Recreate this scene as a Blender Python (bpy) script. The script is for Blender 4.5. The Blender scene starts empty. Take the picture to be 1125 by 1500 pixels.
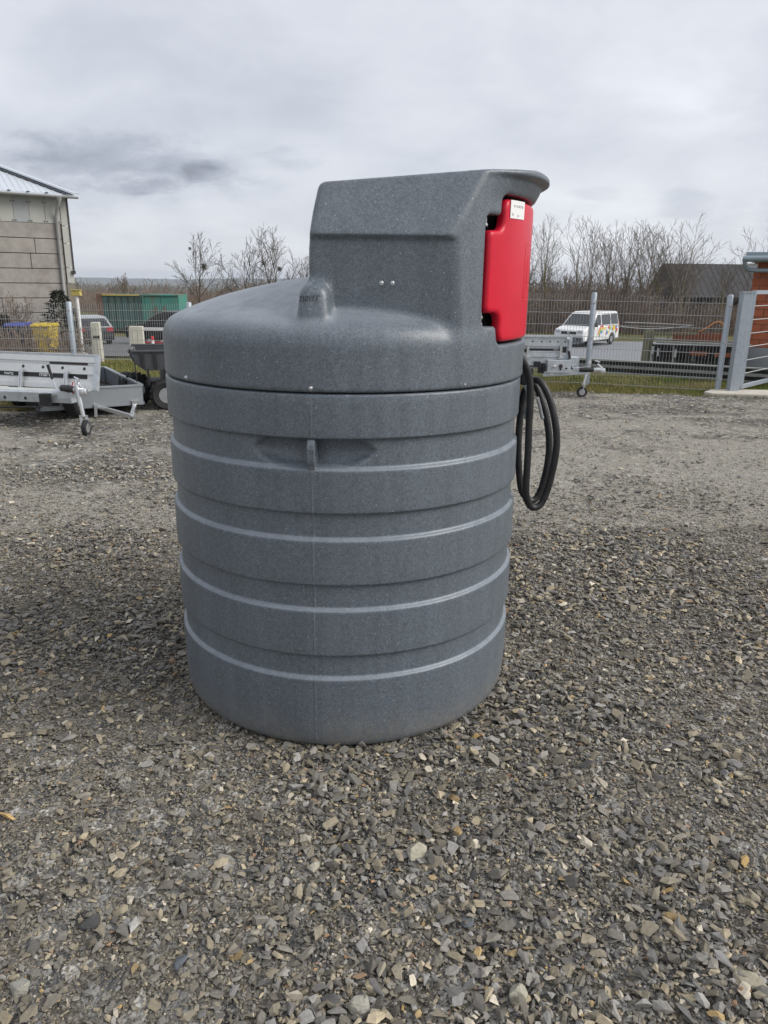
import bpy, bmesh, math, random
import numpy as np
from mathutils import Vector, Matrix, Euler

rnd = random.Random(7)
npr = np.random.default_rng(11)
S = bpy.context.scene
COL = S.collection
R = math.radians

# ------------------------------------------------------------------ camera
cam_data = bpy.data.cameras.new('camera')
cam_data.sensor_fit = 'VERTICAL'
cam_data.sensor_height = 36.0
cam_data.lens = 36.0 * 1099.745 / 1500.0
cam_data.clip_start = 0.05
cam_data.clip_end = 9000.0
cam = bpy.data.objects.new('camera', cam_data)
COL.objects.link(cam)
_p, _r = R(17.0866), R(0.694)
_f = Vector((0, math.cos(_p), -math.sin(_p)))
_r0, _u0 = Vector((1, 0, 0)), Vector((0, math.sin(_p), math.cos(_p)))
_rt = _r0 * math.cos(_r) + _u0 * math.sin(_r)
_up = -_r0 * math.sin(_r) + _u0 * math.cos(_r)
_m = Matrix((_rt, _up, -_f)).transposed().to_4x4()
_m.translation = (0, 0, 1.7)
cam.matrix_world = _m
S.camera = cam

# ------------------------------------------------------------------ world: overcast sky
SUN_EL, SUN_AZ = R(39), R(103)          # azimuth from +Y towards +X
world = bpy.data.worlds.new('World')
S.world = world
world.use_nodes = True
nt = world.node_tree
nt.nodes.clear()
N = nt.nodes.new
L = nt.links.new
out = N('ShaderNodeOutputWorld')
bg = N('ShaderNodeBackground')
bg.inputs['Strength'].default_value = 0.072
sky = N('ShaderNodeTexSky')
sky.sky_type = 'NISHITA'
sky.sun_disc = False
sky.sun_elevation = SUN_EL
sky.sun_rotation = SUN_AZ
tc = N('ShaderNodeTexCoord')
sep = N('ShaderNodeSeparateXYZ')
L(tc.outputs['Generated'], sep.inputs[0])
def wmath(op, a, b=None, c=None):
    n = N('ShaderNodeMath'); n.operation = op
    for i, x in enumerate((a, b, c)):
        if x is None: continue
        if isinstance(x, (int, float)): n.inputs[i].default_value = x
        else: L(x, n.inputs[i])
    return n.outputs[0]
den = wmath('ADD', wmath('MAXIMUM', sep.outputs[2], 0.0), 0.30)
ux = wmath('DIVIDE', sep.outputs[0], den)
uy = wmath('DIVIDE', sep.outputs[1], den)
cmb = N('ShaderNodeCombineXYZ')
L(ux, cmb.inputs[0]); L(uy, cmb.inputs[1])
def wnoise(scale, detail, rough, dist=0.0, off=(0, 0, 0)):
    mp = N('ShaderNodeMapping'); mp.inputs['Location'].default_value = off
    L(cmb.outputs[0], mp.inputs[0])
    n = N('ShaderNodeTexNoise'); n.inputs['Scale'].default_value = scale
    n.inputs['Detail'].default_value = detail; n.inputs['Roughness'].default_value = rough
    n.inputs['Distortion'].default_value = dist
    L(mp.outputs[0], n.inputs['Vector'])
    return n.outputs['Fac']
n1 = wnoise(0.95, 4, 0.5, 0.4, (3.1, 1.7, 0))
n2 = wnoise(2.9, 7, 0.58, 0.3, (7.3, 4.2, 0))
n3 = wnoise(8.5, 7, 0.62, 0.5, (1.3, 9.2, 0))
base = wmath('ADD', wmath('MULTIPLY', wmath('SUBTRACT', n1, 0.5), 2.0), wmath('MULTIPLY', wmath('SUBTRACT', n2, 0.5), 1.35))
# darker clouds hanging in the deck, each a direction, an angular size and a depth
dark = 0.0
for (dx, dy, dz), sx, sz, amt in [((-0.312, .941, .129), .115, .036, .25), ((-.39, .915, .100), .13, .04, .10), ((-.21, .97, .108), .10, .022, .10),
                              ((-.114, .984, .137), .044, .014, .20), ((-.195, .974, .117), .045, .02, .16), ((.245, .964, .101), .035, .010, .12),
                              ((.345, .936, .090), .032, .018, .15), ((.45, .89, .08), .05, .03, .15), ((.42, .88, .22), .14, .05, .07), ((-.9, .3, .2), .3, .1, .15), ((.95, .2, .25), .3, .08, .1)]:
    wob = wmath('ADD', wmath('MULTIPLY', wmath('SUBTRACT', n3, 0.5), 2.6), wmath('MULTIPLY', wmath('SUBTRACT', n2, 0.5), 2.4))
    az0 = math.atan2(dx, dy)
    azim = wmath('ARCTAN2', sep.outputs[0], sep.outputs[1])
    a = wmath('DIVIDE', wmath('SUBTRACT', azim, az0), sx)
    b = wmath('DIVIDE', wmath('SUBTRACT', sep.outputs[2], dz), sz)
    q = wmath('ADD', wmath('ADD', wmath('MULTIPLY', a, a), wmath('MULTIPLY', b, b)), wob)
    mr = N('ShaderNodeMapRange'); mr.interpolation_type = 'SMOOTHSTEP'
    L(q, mr.inputs[0]); mr.inputs[1].default_value = -0.2; mr.inputs[2].default_value = 1.35
    mr.inputs[3].default_value = amt; mr.inputs[4].default_value = 0.0
    dark = wmath('ADD', dark, mr.outputs[0])
cloud = wmath('SUBTRACT', wmath('ADD', wmath('MULTIPLY', base, 0.28), 0.722), wmath('MULTIPLY', dark, 0.75))
cr = N('ShaderNodeMapRange'); L(cloud, cr.inputs[0])
cr.inputs[1].default_value = 0.2; cr.inputs[2].default_value = 0.9; cr.inputs[3].default_value = 2.2; cr.inputs[4].default_value = 6.9
tint = N('ShaderNodeMix'); tint.data_type = 'RGBA'
mrt = N('ShaderNodeMapRange'); L(cloud, mrt.inputs[0]); mrt.inputs[1].default_value = 0.35; mrt.inputs[2].default_value = 0.78
L(mrt.outputs[0], tint.inputs['Factor'])
tint.inputs[6].default_value = (0.90, 0.96, 1.13, 1); tint.inputs[7].default_value = (0.958, 0.985, 1.05, 1)
vm = N('ShaderNodeVectorMath'); vm.operation = 'SCALE'
L(tint.outputs[2], vm.inputs[0]); L(cr.outputs[0], vm.inputs['Scale'])
mx = N('ShaderNodeMix'); mx.data_type = 'RGBA'; mx.inputs['Factor'].default_value = 0.93
L(sky.outputs[0], mx.inputs[6]); L(vm.outputs[0], mx.inputs[7])
L(mx.outputs[2], bg.inputs['Color']); L(bg.outputs[0], out.inputs['Surface'])

# ------------------------------------------------------------------ soft sun through the cloud
sun_data = bpy.data.lights.new('sun', 'SUN')
sun_data.energy = 1.5
sun_data.angle = R(38)
sun_data.color = (1.0, 0.965, 0.91)
sun = bpy.data.objects.new('sun', sun_data)
COL.objects.link(sun)
sdir = Vector((math.cos(SUN_EL) * math.sin(SUN_AZ), math.cos(SUN_EL) * math.cos(SUN_AZ), math.sin(SUN_EL)))
sun.rotation_euler = sdir.to_track_quat('Z', 'Y').to_euler()
sun.location = (20, 10, 30)

S.view_settings.view_transform = 'Standard'
S.view_settings.look = 'None'
S.view_settings.exposure = 0.99
S.view_settings.gamma = 1.0
S.view_settings.use_curve_mapping = False
S.render.engine = 'CYCLES'

# ------------------------------------------------------------------ helpers
def tag(o, label=None, cat=None, group=None, kind=None):
    if label: o['label'] = label
    if cat: o['category'] = cat
    if group: o['group'] = group
    if kind: o['kind'] = kind
    return o

def thing(name, label, cat, loc=(0, 0, 0), rotz=0.0, group=None):
    o = bpy.data.objects.new(name, None)
    o.empty_display_size = 0.1
    COL.objects.link(o)
    o.location = loc
    o.rotation_euler = (0, 0, rotz)
    return tag(o, label, cat, group)

class MB:
    """collects shapes into one mesh"""
    def __init__(s): s.v = []; s.f = []; s.m = []; s.mi = 0
    def add(s, vs, fs):
        o = len(s.v); s.v += [tuple(v) for v in vs]
        s.f += [tuple(i + o for i in f) for f in fs]; s.m += [s.mi] * len(fs)
        return s
    def box(s, c, d, M=None):
        x, y, z = d[0] / 2, d[1] / 2, d[2] / 2
        vs = [Vector((a * x, b * y, e * z)) for e in (-1, 1) for b in (-1, 1) for a in (-1, 1)]
        if M is not None: vs = [M @ v for v in vs]
        vs = [v + Vector(c) for v in vs]
        return s.add(vs, [(0, 2, 3, 1), (4, 5, 7, 6), (0, 1, 5, 4), (2, 6, 7, 3), (0, 4, 6, 2), (1, 3, 7, 5)])
    def bar(s, a, b, w, h=None, up=(0, 0, 1)):
        a, b = Vector(a), Vector(b); h = h or w
        d = (b - a); ln = d.length; d.normalize(); up = Vector(up)
        if abs(d.dot(up)) > 0.98: up = Vector((0, 1, 0))
        x = d.cross(up).normalized(); z = x.cross(d)
        M = Matrix((x, d, z)).transposed()
        return s.box((a + b) / 2, (w, ln, h), M)
    def tube(s, pts, r, n=8, cap=True, closed=False):
        pts = [Vector(p) for p in pts]; k = len(pts)
        rs = r if isinstance(r, (list, tuple)) else [r] * k
        prev = None; vs = []; fs = []
        for i, p in enumerate(pts):
            if closed: t = pts[(i + 1) % k] - pts[i - 1]
            else: t = pts[min(i + 1, k - 1)] - pts[max(i - 1, 0)]
            t.normalize()
            if prev is None:
                a = Vector((0, 0, 1)) if abs(t.z) < 0.9 else Vector((1, 0, 0))
                x = t.cross(a).normalized()
            else:
                x = (prev - t * prev.dot(t)).normalized()
            prev = x; y = t.cross(x)
            for j in range(n):
                a = 2 * math.pi * j / n
                vs.append(p + (x * math.cos(a) + y * math.sin(a)) * rs[i])
        for i in range(k if closed else k - 1):
            a0 = i * n; b0 = ((i + 1) % k) * n
            for j in range(n): fs.append((a0 + j, a0 + (j + 1) % n, b0 + (j + 1) % n, b0 + j))
        if cap and not closed:
            fs.append(tuple(reversed(range(n)))); fs.append(tuple((k - 1) * n + j for j in range(n)))
        return s.add(vs, fs)
    def lathe(s, prof, n=32, M=None, closed=False):
        """prof: (radius, height) pairs, turned about Z"""
        vs = []; fs = []; k = len(prof)
        for r, z in prof:
            for j in range(n):
                a = 2 * math.pi * j / n; v = Vector((r * math.cos(a), r * math.sin(a), z))
                vs.append(M @ v if M is not None else v)
        for i in range(k if closed else k - 1):
            i2 = (i + 1) % k
            for j in range(n): fs.append((i * n + j, i * n + (j + 1) % n, i2 * n + (j + 1) % n, i2 * n + j))
        if not closed:
            if prof[0][0] > 1e-4: fs.append(tuple(reversed(range(n))))
            if prof[-1][0] > 1e-4: fs.append(tuple((k - 1) * n + j for j in range(n)))
        return s.add(vs, fs)
    def prism(s, poly, d0, d1, axis='y', M=None):
        """poly: 2-D outline; swept from d0 to d1 along the axis"""
        k = len(poly)
        def mk(p, d):
            v = Vector({'y': (p[0], d, p[1]), 'x': (d, p[0], p[1]), 'z': (p[0], p[1], d)}[axis])
            return M @ v if M is not None else v
        vs = [mk(p, d0) for p in poly] + [mk(p, d1) for p in poly]
        fs = [(i, (i + 1) % k, k + (i + 1) % k, k + i) for i in range(k)]
        fs += [tuple(reversed(range(k))), tuple(range(k, 2 * k))]
        return s.add(vs, fs)
    def poly(s, vs): return s.add(vs, [tuple(range(len(vs)))])

def obj(name, mb, mats, parent=None, smooth=False, bevel=0.0, loc=None, label=None, fix=True):
    me = bpy.data.meshes.new(name)
    me.from_pydata(mb.v, [], mb.f)
    mats = mats if isinstance(mats, (list, tuple)) else [mats]
    for m in mats: me.materials.append(m)
    if len(mats) > 1: me.polygons.foreach_set('material_index', mb.m)
    if fix:
        bm = bmesh.new(); bm.from_mesh(me)
        bmesh.ops.recalc_face_normals(bm, faces=bm.faces)
        bm.to_mesh(me); bm.free()
    me.update()
    o = bpy.data.objects.new(name, me)
    COL.objects.link(o)
    if parent: o.parent = parent
    if loc: o.location = loc
    if smooth:
        me.polygons.foreach_set('use_smooth', [True] * len(me.polygons))
        if smooth != 'all':
            me.set_sharp_from_angle(angle=R(40))
    if bevel:
        b = o.modifiers.new('bevel', 'BEVEL'); b.width = bevel; b.segments = 2; b.limit_method = 'ANGLE'; b.angle_limit = R(35)
        b.harden_normals = False
    if label: o['label'] = label
    return o

def np_mesh(name, V, F, mat, parent=None, smooth=False, attrs=None):
    """V (n,3), F (m,k) arrays"""
    me = bpy.data.meshes.new(name)
    V = np.ascontiguousarray(V, dtype=np.float32); F = np.ascontiguousarray(F, dtype=np.int32)
    k = F.shape[1]
    me.vertices.add(len(V)); me.vertices.foreach_set('co', V.ravel())
    me.loops.add(F.size); me.loops.foreach_set('vertex_index', F.ravel())
    me.polygons.add(len(F)); me.polygons.foreach_set('loop_start', np.arange(0, F.size, k, dtype=np.int32))
    me.polygons.foreach_set('loop_total', np.full(len(F), k, dtype=np.int32))
    if smooth: me.polygons.foreach_set('use_smooth', np.ones(len(F), dtype=bool))
    for an, arr in (attrs or {}).items():
        arr = np.asarray(arr, dtype=np.float32)
        if arr.ndim == 1:
            at = me.attributes.new(an, 'FLOAT', 'POINT'); at.data.foreach_set('value', arr)
        else:
            at = me.attributes.new(an, 'FLOAT_COLOR', 'POINT'); at.data.foreach_set('color', arr.ravel())
    me.materials.append(mat)
    me.update(calc_edges=True)
    me.validate()
    o = bpy.data.objects.new(name, me); COL.objects.link(o)
    if parent: o.parent = parent
    return o

def clone(o, parent=None):
    """a copy of a thing with copies of its parts and sub-parts"""
    c = o.copy(); COL.objects.link(c)
    if parent: c.parent = parent
    for ch in list(o.children): clone(ch, c)
    return c

def put(name, mesh, parent, loc=(0, 0, 0), rot=(0, 0, 0), scale=(1, 1, 1)):
    o = bpy.data.objects.new(name, mesh); COL.objects.link(o)
    o.parent = parent; o.location = loc; o.rotation_euler = rot; o.scale = scale
    return o

def _hash(ix, iy, seed):
    h = (ix.astype(np.int64) * 374761393 + iy.astype(np.int64) * 668265263 + seed * 69069) & 0x7fffffff
    h = (h ^ (h >> 13)) * 1274126177 & 0x7fffffff
    return ((h ^ (h >> 16)) & 0xffff) / 65535.0
def vnoise(x, y, seed=0):
    ix, iy = np.floor(x), np.floor(y); fx, fy = x - ix, y - iy
    fx = fx * fx * (3 - 2 * fx); fy = fy * fy * (3 - 2 * fy)
    a, b = _hash(ix, iy, seed), _hash(ix + 1, iy, seed); c, d = _hash(ix, iy + 1, seed), _hash(ix + 1, iy + 1, seed)
    return (a * (1 - fx) + b * fx) * (1 - fy) + (c * (1 - fx) + d * fx) * fy
def fbm(x, y, seed=0, oct=4):
    s = 0; a = 0.5; t = 0
    for i in range(oct):
        s = s + a * vnoise(x * 2 ** i, y * 2 ** i, seed + i); t += a; a *= 0.5
    return s / t

def terr(x, y):
    """height of the land: level yard, then a slope down to the road"""
    x = np.asarray(x, float); y = np.asarray(y, float)
    t = np.clip((x + 4) / 6, 0, 1); y0 = 16.5 - 2.2 * t
    z = np.interp(y - y0, [0, 4, 14, 30, 60, 280, 1200, 2600], [0, -.4, -1.2, -1.85, -2.0, -9, -22, -22])
    return z
def tz(x, y): return float(terr(x, y))

# ------------------------------------------------------------------ materials
def mat(name, col, rough=0.6, metal=0.0, var=0.15, scale=8.0, bump=0.0, bscale=60.0, spec=0.5, dirt=None, dscale=2.0, damt=0.5, stretch=(1, 1, 1), coat=0.0):
    m = bpy.data.materials.new(name); m.use_nodes = True
    t = m.node_tree; b = t.nodes['Principled BSDF']; n = t.nodes.new; l = t.links.new
    b.inputs['Roughness'].default_value = rough; b.inputs['Metallic'].default_value = metal
    b.inputs['Specular IOR Level'].default_value = spec
    if coat: b.inputs['Coat Weight'].default_value = coat; b.inputs['Coat Roughness'].default_value = 0.06
    tcn = n('ShaderNodeTexCoord'); mp = n('ShaderNodeMapping'); mp.inputs['Scale'].default_value = stretch
    l(tcn.outputs['Object'], mp.inputs[0])
    nz = n('ShaderNodeTexNoise'); nz.inputs['Scale'].default_value = scale; nz.inputs['Detail'].default_value = 6; nz.inputs['Roughness'].default_value = 0.6
    l(mp.outputs[0], nz.inputs['Vector'])
    mr = n('ShaderNodeMapRange'); mr.inputs[1].default_value = 0.25; mr.inputs[2].default_value = 0.75
    mr.inputs[3].default_value = 1 - var; mr.inputs[4].default_value = 1 + var
    l(nz.outputs['Fac'], mr.inputs[0])
    sc = n('ShaderNodeVectorMath'); sc.operation = 'SCALE'; sc.inputs[0].default_value = col
    l(mr.outputs[0], sc.inputs['Scale'])
    res = sc.outputs[0]
    if dirt:
        dn = n('ShaderNodeTexNoise'); dn.inputs['Scale'].default_value = dscale; dn.inputs['Detail'].default_value = 8; dn.inputs['Roughness'].default_value = 0.65
        l(mp.outputs[0], dn.inputs['Vector'])
        dr = n('ShaderNodeMapRange'); dr.inputs[1].default_value = 0.48; dr.inputs[2].default_value = 0.66; dr.inputs[4].default_value = damt
        l(dn.outputs['Fac'], dr.inputs[0])
        mixn = n('ShaderNodeMix'); mixn.data_type = 'RGBA'; l(dr.outputs[0], mixn.inputs['Factor'])
        l(res, mixn.inputs[6]); mixn.inputs[7].default_value = (*dirt, 1); res = mixn.outputs[2]
    l(res, b.inputs['Base Color'])
    if bump:
        bn = n('ShaderNodeTexNoise'); bn.inputs['Scale'].default_value = bscale; bn.inputs['Detail'].default_value = 4
        l(mp.outputs[0], bn.inputs['Vector'])
        bp = n('ShaderNodeBump'); bp.inputs['Strength'].default_value = bump; bp.inputs['Distance'].default_value = 0.01
        l(bn.outputs['Fac'], bp.inputs['Height']); l(bp.outputs[0], b.inputs['Normal'])
    return m

def granite_plastic():
    """speckled grey rotation-moulded polyethylene"""
    m = bpy.data.materials.new('speckled_grey_plastic'); m.use_nodes = True
    t = m.node_tree; b = t.nodes['Principled BSDF']; n = t.nodes.new; l = t.links.new
    tcn = n('ShaderNodeTexCoord')
    def noise(scale, det, stretch=(1, 1, 1)):
        mp = n('ShaderNodeMapping'); mp.inputs['Scale'].default_value = stretch; l(tcn.outputs['Object'], mp.inputs[0])
        q = n('ShaderNodeTexNoise'); q.inputs['Scale'].default_value = scale; q.inputs['Detail'].default_value = det; q.inputs['Roughness'].default_value = 0.6
        l(mp.outputs[0], q.inputs['Vector']); return q.outputs['Fac']
    def rng(x, a, bb, c, d):
        mr = n('ShaderNodeMapRange'); l(x, mr.inputs[0])
        for i, v in enumerate((a, bb, c, d)): mr.inputs[i + 1].default_value = v
        return mr.outputs[0]
    def mth(op, a, bb):
        q = n('ShaderNodeMath'); q.operation = op
        for i, x in enumerate((a, bb)):
            if isinstance(x, (int, float)): q.inputs[i].default_value = x
            else: l(x, q.inputs[i])
        return q.outputs[0]
    fine = rng(noise(200, 3), 0.32, 0.68, 0.66, 1.38)
    mid = rng(noise(75, 3), 0.3, 0.7, 0.86, 1.14)
    streak = rng(noise(16, 4, (1, 1, 0.05)), 0.3, 0.72, 0.89, 1.09)
    big = rng(noise(2.2, 4), 0.3, 0.7, 0.93, 1.07)
    k = mth('MULTIPLY', mth('MULTIPLY', fine, mid), mth('MULTIPLY', streak, big))
    vo = n('ShaderNodeTexVoronoi'); vo.inputs['Scale'].default_value = 70; l(tcn.outputs['Object'], vo.inputs['Vector'])
    flk = rng(vo.outputs['Distance'], 0.10, 0.19, 1.0, 0.0)
    sepc = n('ShaderNodeSeparateColor'); l(vo.outputs['Color'], sepc.inputs[0])
    pick = rng(sepc.outputs[0], 0.90, 0.93, 0.0, 1.0)
    flk = mth('MULTIPLY', flk, pick)
    sc = n('ShaderNodeVectorMath'); sc.operation = 'SCALE'; sc.inputs[0].default_value = PLASTIC; l(k, sc.inputs['Scale'])
    mx = n('ShaderNodeMix'); mx.data_type = 'RGBA'; l(mth('MULTIPLY', flk, 0.55), mx.inputs['Factor']); l(sc.outputs[0], mx.inputs[6]); mx.inputs[7].default_value = (.5, .52, .55, 1)
    # dried rain marks on the lid crown, with sky brightness painted into the colour
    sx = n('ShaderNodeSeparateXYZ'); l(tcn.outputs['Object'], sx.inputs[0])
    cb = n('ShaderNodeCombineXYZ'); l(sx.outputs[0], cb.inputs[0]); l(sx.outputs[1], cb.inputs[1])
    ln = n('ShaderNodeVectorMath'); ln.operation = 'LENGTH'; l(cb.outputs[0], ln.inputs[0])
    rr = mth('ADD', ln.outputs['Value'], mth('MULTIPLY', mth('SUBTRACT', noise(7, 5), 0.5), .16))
    film_skylight = mth('MULTIPLY', mth('MULTIPLY', rng(rr, .64, .75, .62, 0.0), rng(sx.outputs[2], 1.525, 1.575, 0.0, 1.0)), rng(sx.outputs[0], -.02, .40, 1.0, 0.12))
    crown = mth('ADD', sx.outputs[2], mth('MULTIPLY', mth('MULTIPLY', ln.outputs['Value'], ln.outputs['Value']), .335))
    film_skylight = mth('MULTIPLY', film_skylight, rng(crown, 1.728, 1.744, 1.0, 0.0))
    film_skylight = mth('MULTIPLY', film_skylight, rng(noise(14, 6), .3, .65, .55, 1.0))
    mx2 = n('ShaderNodeMix'); mx2.data_type = 'RGBA'; l(film_skylight, mx2.inputs['Factor']); l(mx.outputs[2], mx2.inputs[6]); mx2.inputs[7].default_value = (.36, .39, .43, 1)
    # pale wear and dust along the moulded ledges, with sky highlights painted in
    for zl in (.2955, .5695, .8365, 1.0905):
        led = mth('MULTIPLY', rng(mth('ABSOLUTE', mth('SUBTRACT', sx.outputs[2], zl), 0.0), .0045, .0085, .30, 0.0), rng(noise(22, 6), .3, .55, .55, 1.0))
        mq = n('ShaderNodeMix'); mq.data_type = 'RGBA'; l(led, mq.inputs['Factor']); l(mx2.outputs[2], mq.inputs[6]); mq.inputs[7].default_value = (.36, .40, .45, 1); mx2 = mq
    # mud splashed up by rain round the foot
    spl = mth('MULTIPLY', rng(mth('ADD', sx.outputs[2], mth('MULTIPLY', mth('SUBTRACT', noise(12, 6), .5), .22)), .02, .16, .50, 0.0), rng(noise(45, 4), .35, .6, .2, 1.0))
    mx3 = n('ShaderNodeMix'); mx3.data_type = 'RGBA'; l(spl, mx3.inputs['Factor']); l(mx2.outputs[2], mx3.inputs[6]); mx3.inputs[7].default_value = (.23, .205, .165, 1)
    l(mx3.outputs[2], b.inputs['Base Color'])
    l(rng(noise(30, 3), 0.3, 0.7, 0.34, 0.47), b.inputs['Roughness'])
    b.inputs['Specular IOR Level'].default_value = 0.55
    bp = n('ShaderNodeBump'); bp.inputs['Strength'].default_value = 0.10; bp.inputs['Distance'].default_value = 0.004
    l(noise(170, 3), bp.inputs['Height']); l(bp.outputs[0], b.inputs['Normal'])
    return m
PLASTIC = (0.117, 0.137, 0.158)
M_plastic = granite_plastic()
M_red = mat('red_plastic', (0.60, 0.008, 0.030), 0.36, var=0.09, scale=5, bump=0.05, bscale=150, spec=0.35)
M_rubber = mat('black_rubber', (0.014, 0.014, 0.015), 0.46, var=0.35, scale=30, dirt=(0.045, 0.043, 0.040), dscale=14, damt=0.5, bump=0.1, bscale=90)
M_tyre = mat('tyre_rubber', (0.018, 0.018, 0.019), 0.8, var=0.3, scale=20, bump=0.3, bscale=40)
M_black = mat('black_plastic', (0.012, 0.012, 0.013), 0.5)
M_paper = mat('paper', (0.80, 0.79, 0.78), 0.8, var=0.03)
M_ink = mat('ink', (0.45, 0.44, 0.47), 0.7)
M_marker = mat('marker_ink', (0.012, 0.013, 0.018), 0.5)
M_steel = mat('bright_steel', (0.62, 0.63, 0.64), 0.28, 0.9, var=0.1, scale=40)
M_galv = mat('galvanised_steel', (0.50, 0.535, 0.565), 0.42, 0.45, var=0.12, scale=14, dirt=(0.32, 0.34, 0.36), dscale=11, damt=0.6)
M_galv2 = mat('pale_galvanised_sheet', (0.62, 0.635, 0.63), 0.42, 0.30, var=0.08, scale=10, dirt=(0.5, 0.49, 0.46), dscale=5, damt=0.3)
M_postgalv = mat('weathered_zinc', (0.36, 0.40, 0.44), 0.5, 0.4, var=0.12, scale=18)
M_wire = mat('zinc_wire', (0.40, 0.41, 0.41), 0.5, 0.4, var=0.1, scale=20)
M_gtrail = mat('grey_coated_steel', (0.30, 0.325, 0.345), 0.38, 0.4, var=0.06, scale=6)
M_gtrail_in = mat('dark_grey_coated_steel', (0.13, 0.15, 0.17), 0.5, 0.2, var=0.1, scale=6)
M_phenol = mat('brown_plywood_floor', (0.035, 0.027, 0.024), 0.55, var=0.25, scale=9)
M_darktub = mat('charcoal_tub_steel', (0.060, 0.063, 0.068), 0.42, 0.1, var=0.12, scale=6)
M_tubrib = mat('black_painted_steel', (0.018, 0.018, 0.02), 0.5)
M_white = mat('white_lettering', (0.8, 0.8, 0.8), 0.5, var=0.02)
M_concrete = mat('concrete', (0.315, 0.290, 0.262), 0.9, var=0.17, scale=3.5, bump=0.25, bscale=30, dirt=(0.215, 0.19, 0.168), dscale=1.3, damt=0.7)
M_joint = mat('mortar_joint', (0.23, 0.205, 0.18), 0.95)
M_fibre = mat('fibre_cement_sheet', (0.43, 0.43, 0.39), 0.8, var=0.08, scale=3, dirt=(0.36, 0.36, 0.33), dscale=1.5, damt=0.5, stretch=(1, 1, .4))
M_fibre2 = mat('grey_fibre_cement_sheet', (0.36, 0.375, 0.37), 0.8, var=0.08, scale=3, dirt=(0.27, 0.28, 0.28), dscale=1.5, damt=0.5, stretch=(1, 1, .4))
M_render = mat('mossy_render', (0.21, 0.19, 0.15), 0.95, var=0.25, scale=4, bump=0.3, bscale=20)
M_roof = mat('pale_sheet_roof', (0.56, 0.60, 0.65), 0.42, 0.25, var=0.06, scale=1.2)
M_trimdark = mat('dark_trim', (0.035, 0.03, 0.03), 0.6)
M_zinc = mat('zinc_gutter', (0.42, 0.42, 0.41), 0.5, 0.4, var=0.1, scale=5)
M_brick = mat('red_brick', (0.40, 0.118, 0.055), 0.85, var=0.14, scale=6, bump=0.2, bscale=60)
M_mortar = mat('pale_mortar', (0.46, 0.40, 0.36), 0.95, var=0.08)
M_plinth = mat('grey_render', (0.30, 0.31, 0.325), 0.9, var=0.1, scale=3)
M_fascia = mat('blue_grey_fascia', (0.27, 0.33, 0.37), 0.5, 0.2, var=0.06)
M_pad = mat('pale_concrete', (0.48, 0.44, 0.38), 0.9, var=0.14, scale=5, bump=0.2, bscale=40)
M_post_conc = mat('weathered_concrete_post', (0.58, 0.56, 0.48), 0.9, var=0.1, scale=4, dirt=(0.36, 0.34, 0.27), dscale=3, damt=0.5)
M_bark = mat('bark', (0.16, 0.138, 0.095), 0.95, var=0.3, scale=6)
M_barkdark = mat('dark_bark', (0.085, 0.072, 0.048), 0.95, var=0.3, scale=6)
M_barkgreen = mat('mossy_bark', (0.20, 0.18, 0.075), 0.95, var=0.3, scale=4)
M_twig = mat('twigs', (0.185, 0.155, 0.118), 0.95, var=0.25, scale=1.5)
M_twig2 = mat('reddish_twigs', (0.225, 0.170, 0.135), 0.95, var=0.25, scale=1.0)
M_mistle = mat('mistletoe', (0.05, 0.055, 0.022), 0.9, var=0.3)
M_conifer = mat('conifer_needles', (0.035, 0.040, 0.026), 0.9, var=0.4, scale=4)
M_wood = mat('mossy_timber', (0.15, 0.145, 0.095), 0.9, var=0.25, scale=4)
M_darkiron = mat('dark_iron', (0.030, 0.027, 0.027), 0.6, 0.3, var=0.4, scale=6)
M_rust = mat('rusty_steel', (0.21, 0.068, 0.032), 0.85, 0.1, var=0.3, scale=8)
M_orange = mat('orange_plastic_pipe', (0.46, 0.185, 0.055), 0.5, var=0.1)
M_greybeam = mat('weathered_grey_beam', (0.24, 0.25, 0.225), 0.8, var=0.25, scale=5)
M_asphalt = mat('road_asphalt', (0.20, 0.208, 0.222), 0.9, var=0.10, scale=1.5)
M_asphalt2 = mat('car_park_asphalt', (0.12, 0.12, 0.125), 0.9, var=0.12, scale=1.5)
M_kerb = mat('kerb_concrete', (0.34, 0.32, 0.29), 0.9, var=0.12)
M_glass = mat('car_glass', (0.018, 0.021, 0.024), 0.06, var=0.05, spec=0.8)
M_vanwhite = mat('white_car_paint', (0.76, 0.76, 0.75), 0.3, var=0.02, coat=0.5)
M_cardark = mat('black_car_paint', (0.018, 0.019, 0.022), 0.28, var=0.05, coat=0.5)
M_cargrey = mat('dark_grey_car_paint', (0.045, 0.048, 0.055), 0.3, 0.2, var=0.05, coat=0.5)
M_roofgrey = mat('silver_roof_paint', (0.36, 0.38, 0.40), 0.3, 0.3, var=0.05, coat=0.5)
M_lampred = mat('red_lamp', (0.42, 0.01, 0.02), 0.25)
M_lampclear = mat('clear_lamp', (0.55, 0.57, 0.6), 0.15, 0.3)
M_alloy = mat('alloy_rim', (0.5, 0.51, 0.52), 0.3, 0.7)
M_skipgreen = mat('green_container_paint', (0.052, 0.118, 0.108), 0.7, var=0.2, scale=2, dirt=(0.09, 0.085, 0.06), dscale=1.2, damt=0.6)
M_skipturq = mat('turquoise_container_paint', (0.060, 0.235, 0.190), 0.7, var=0.12, scale=2, dirt=(0.16, 0.11, 0.065), dscale=0.9, damt=0.9)
M_skiprust = mat('rusted_paint', (0.17, 0.105, 0.075), 0.85, var=0.3, scale=3)
M_yelrim = mat('yellowed_rim_paint', (0.45, 0.36, 0.10), 0.7, var=0.2)
M_binblue = mat('blue_bin_plastic', (0.032, 0.060, 0.30), 0.5)
M_bindark = mat('dark_bin_plastic', (0.022, 0.023, 0.05), 0.6)
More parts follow.
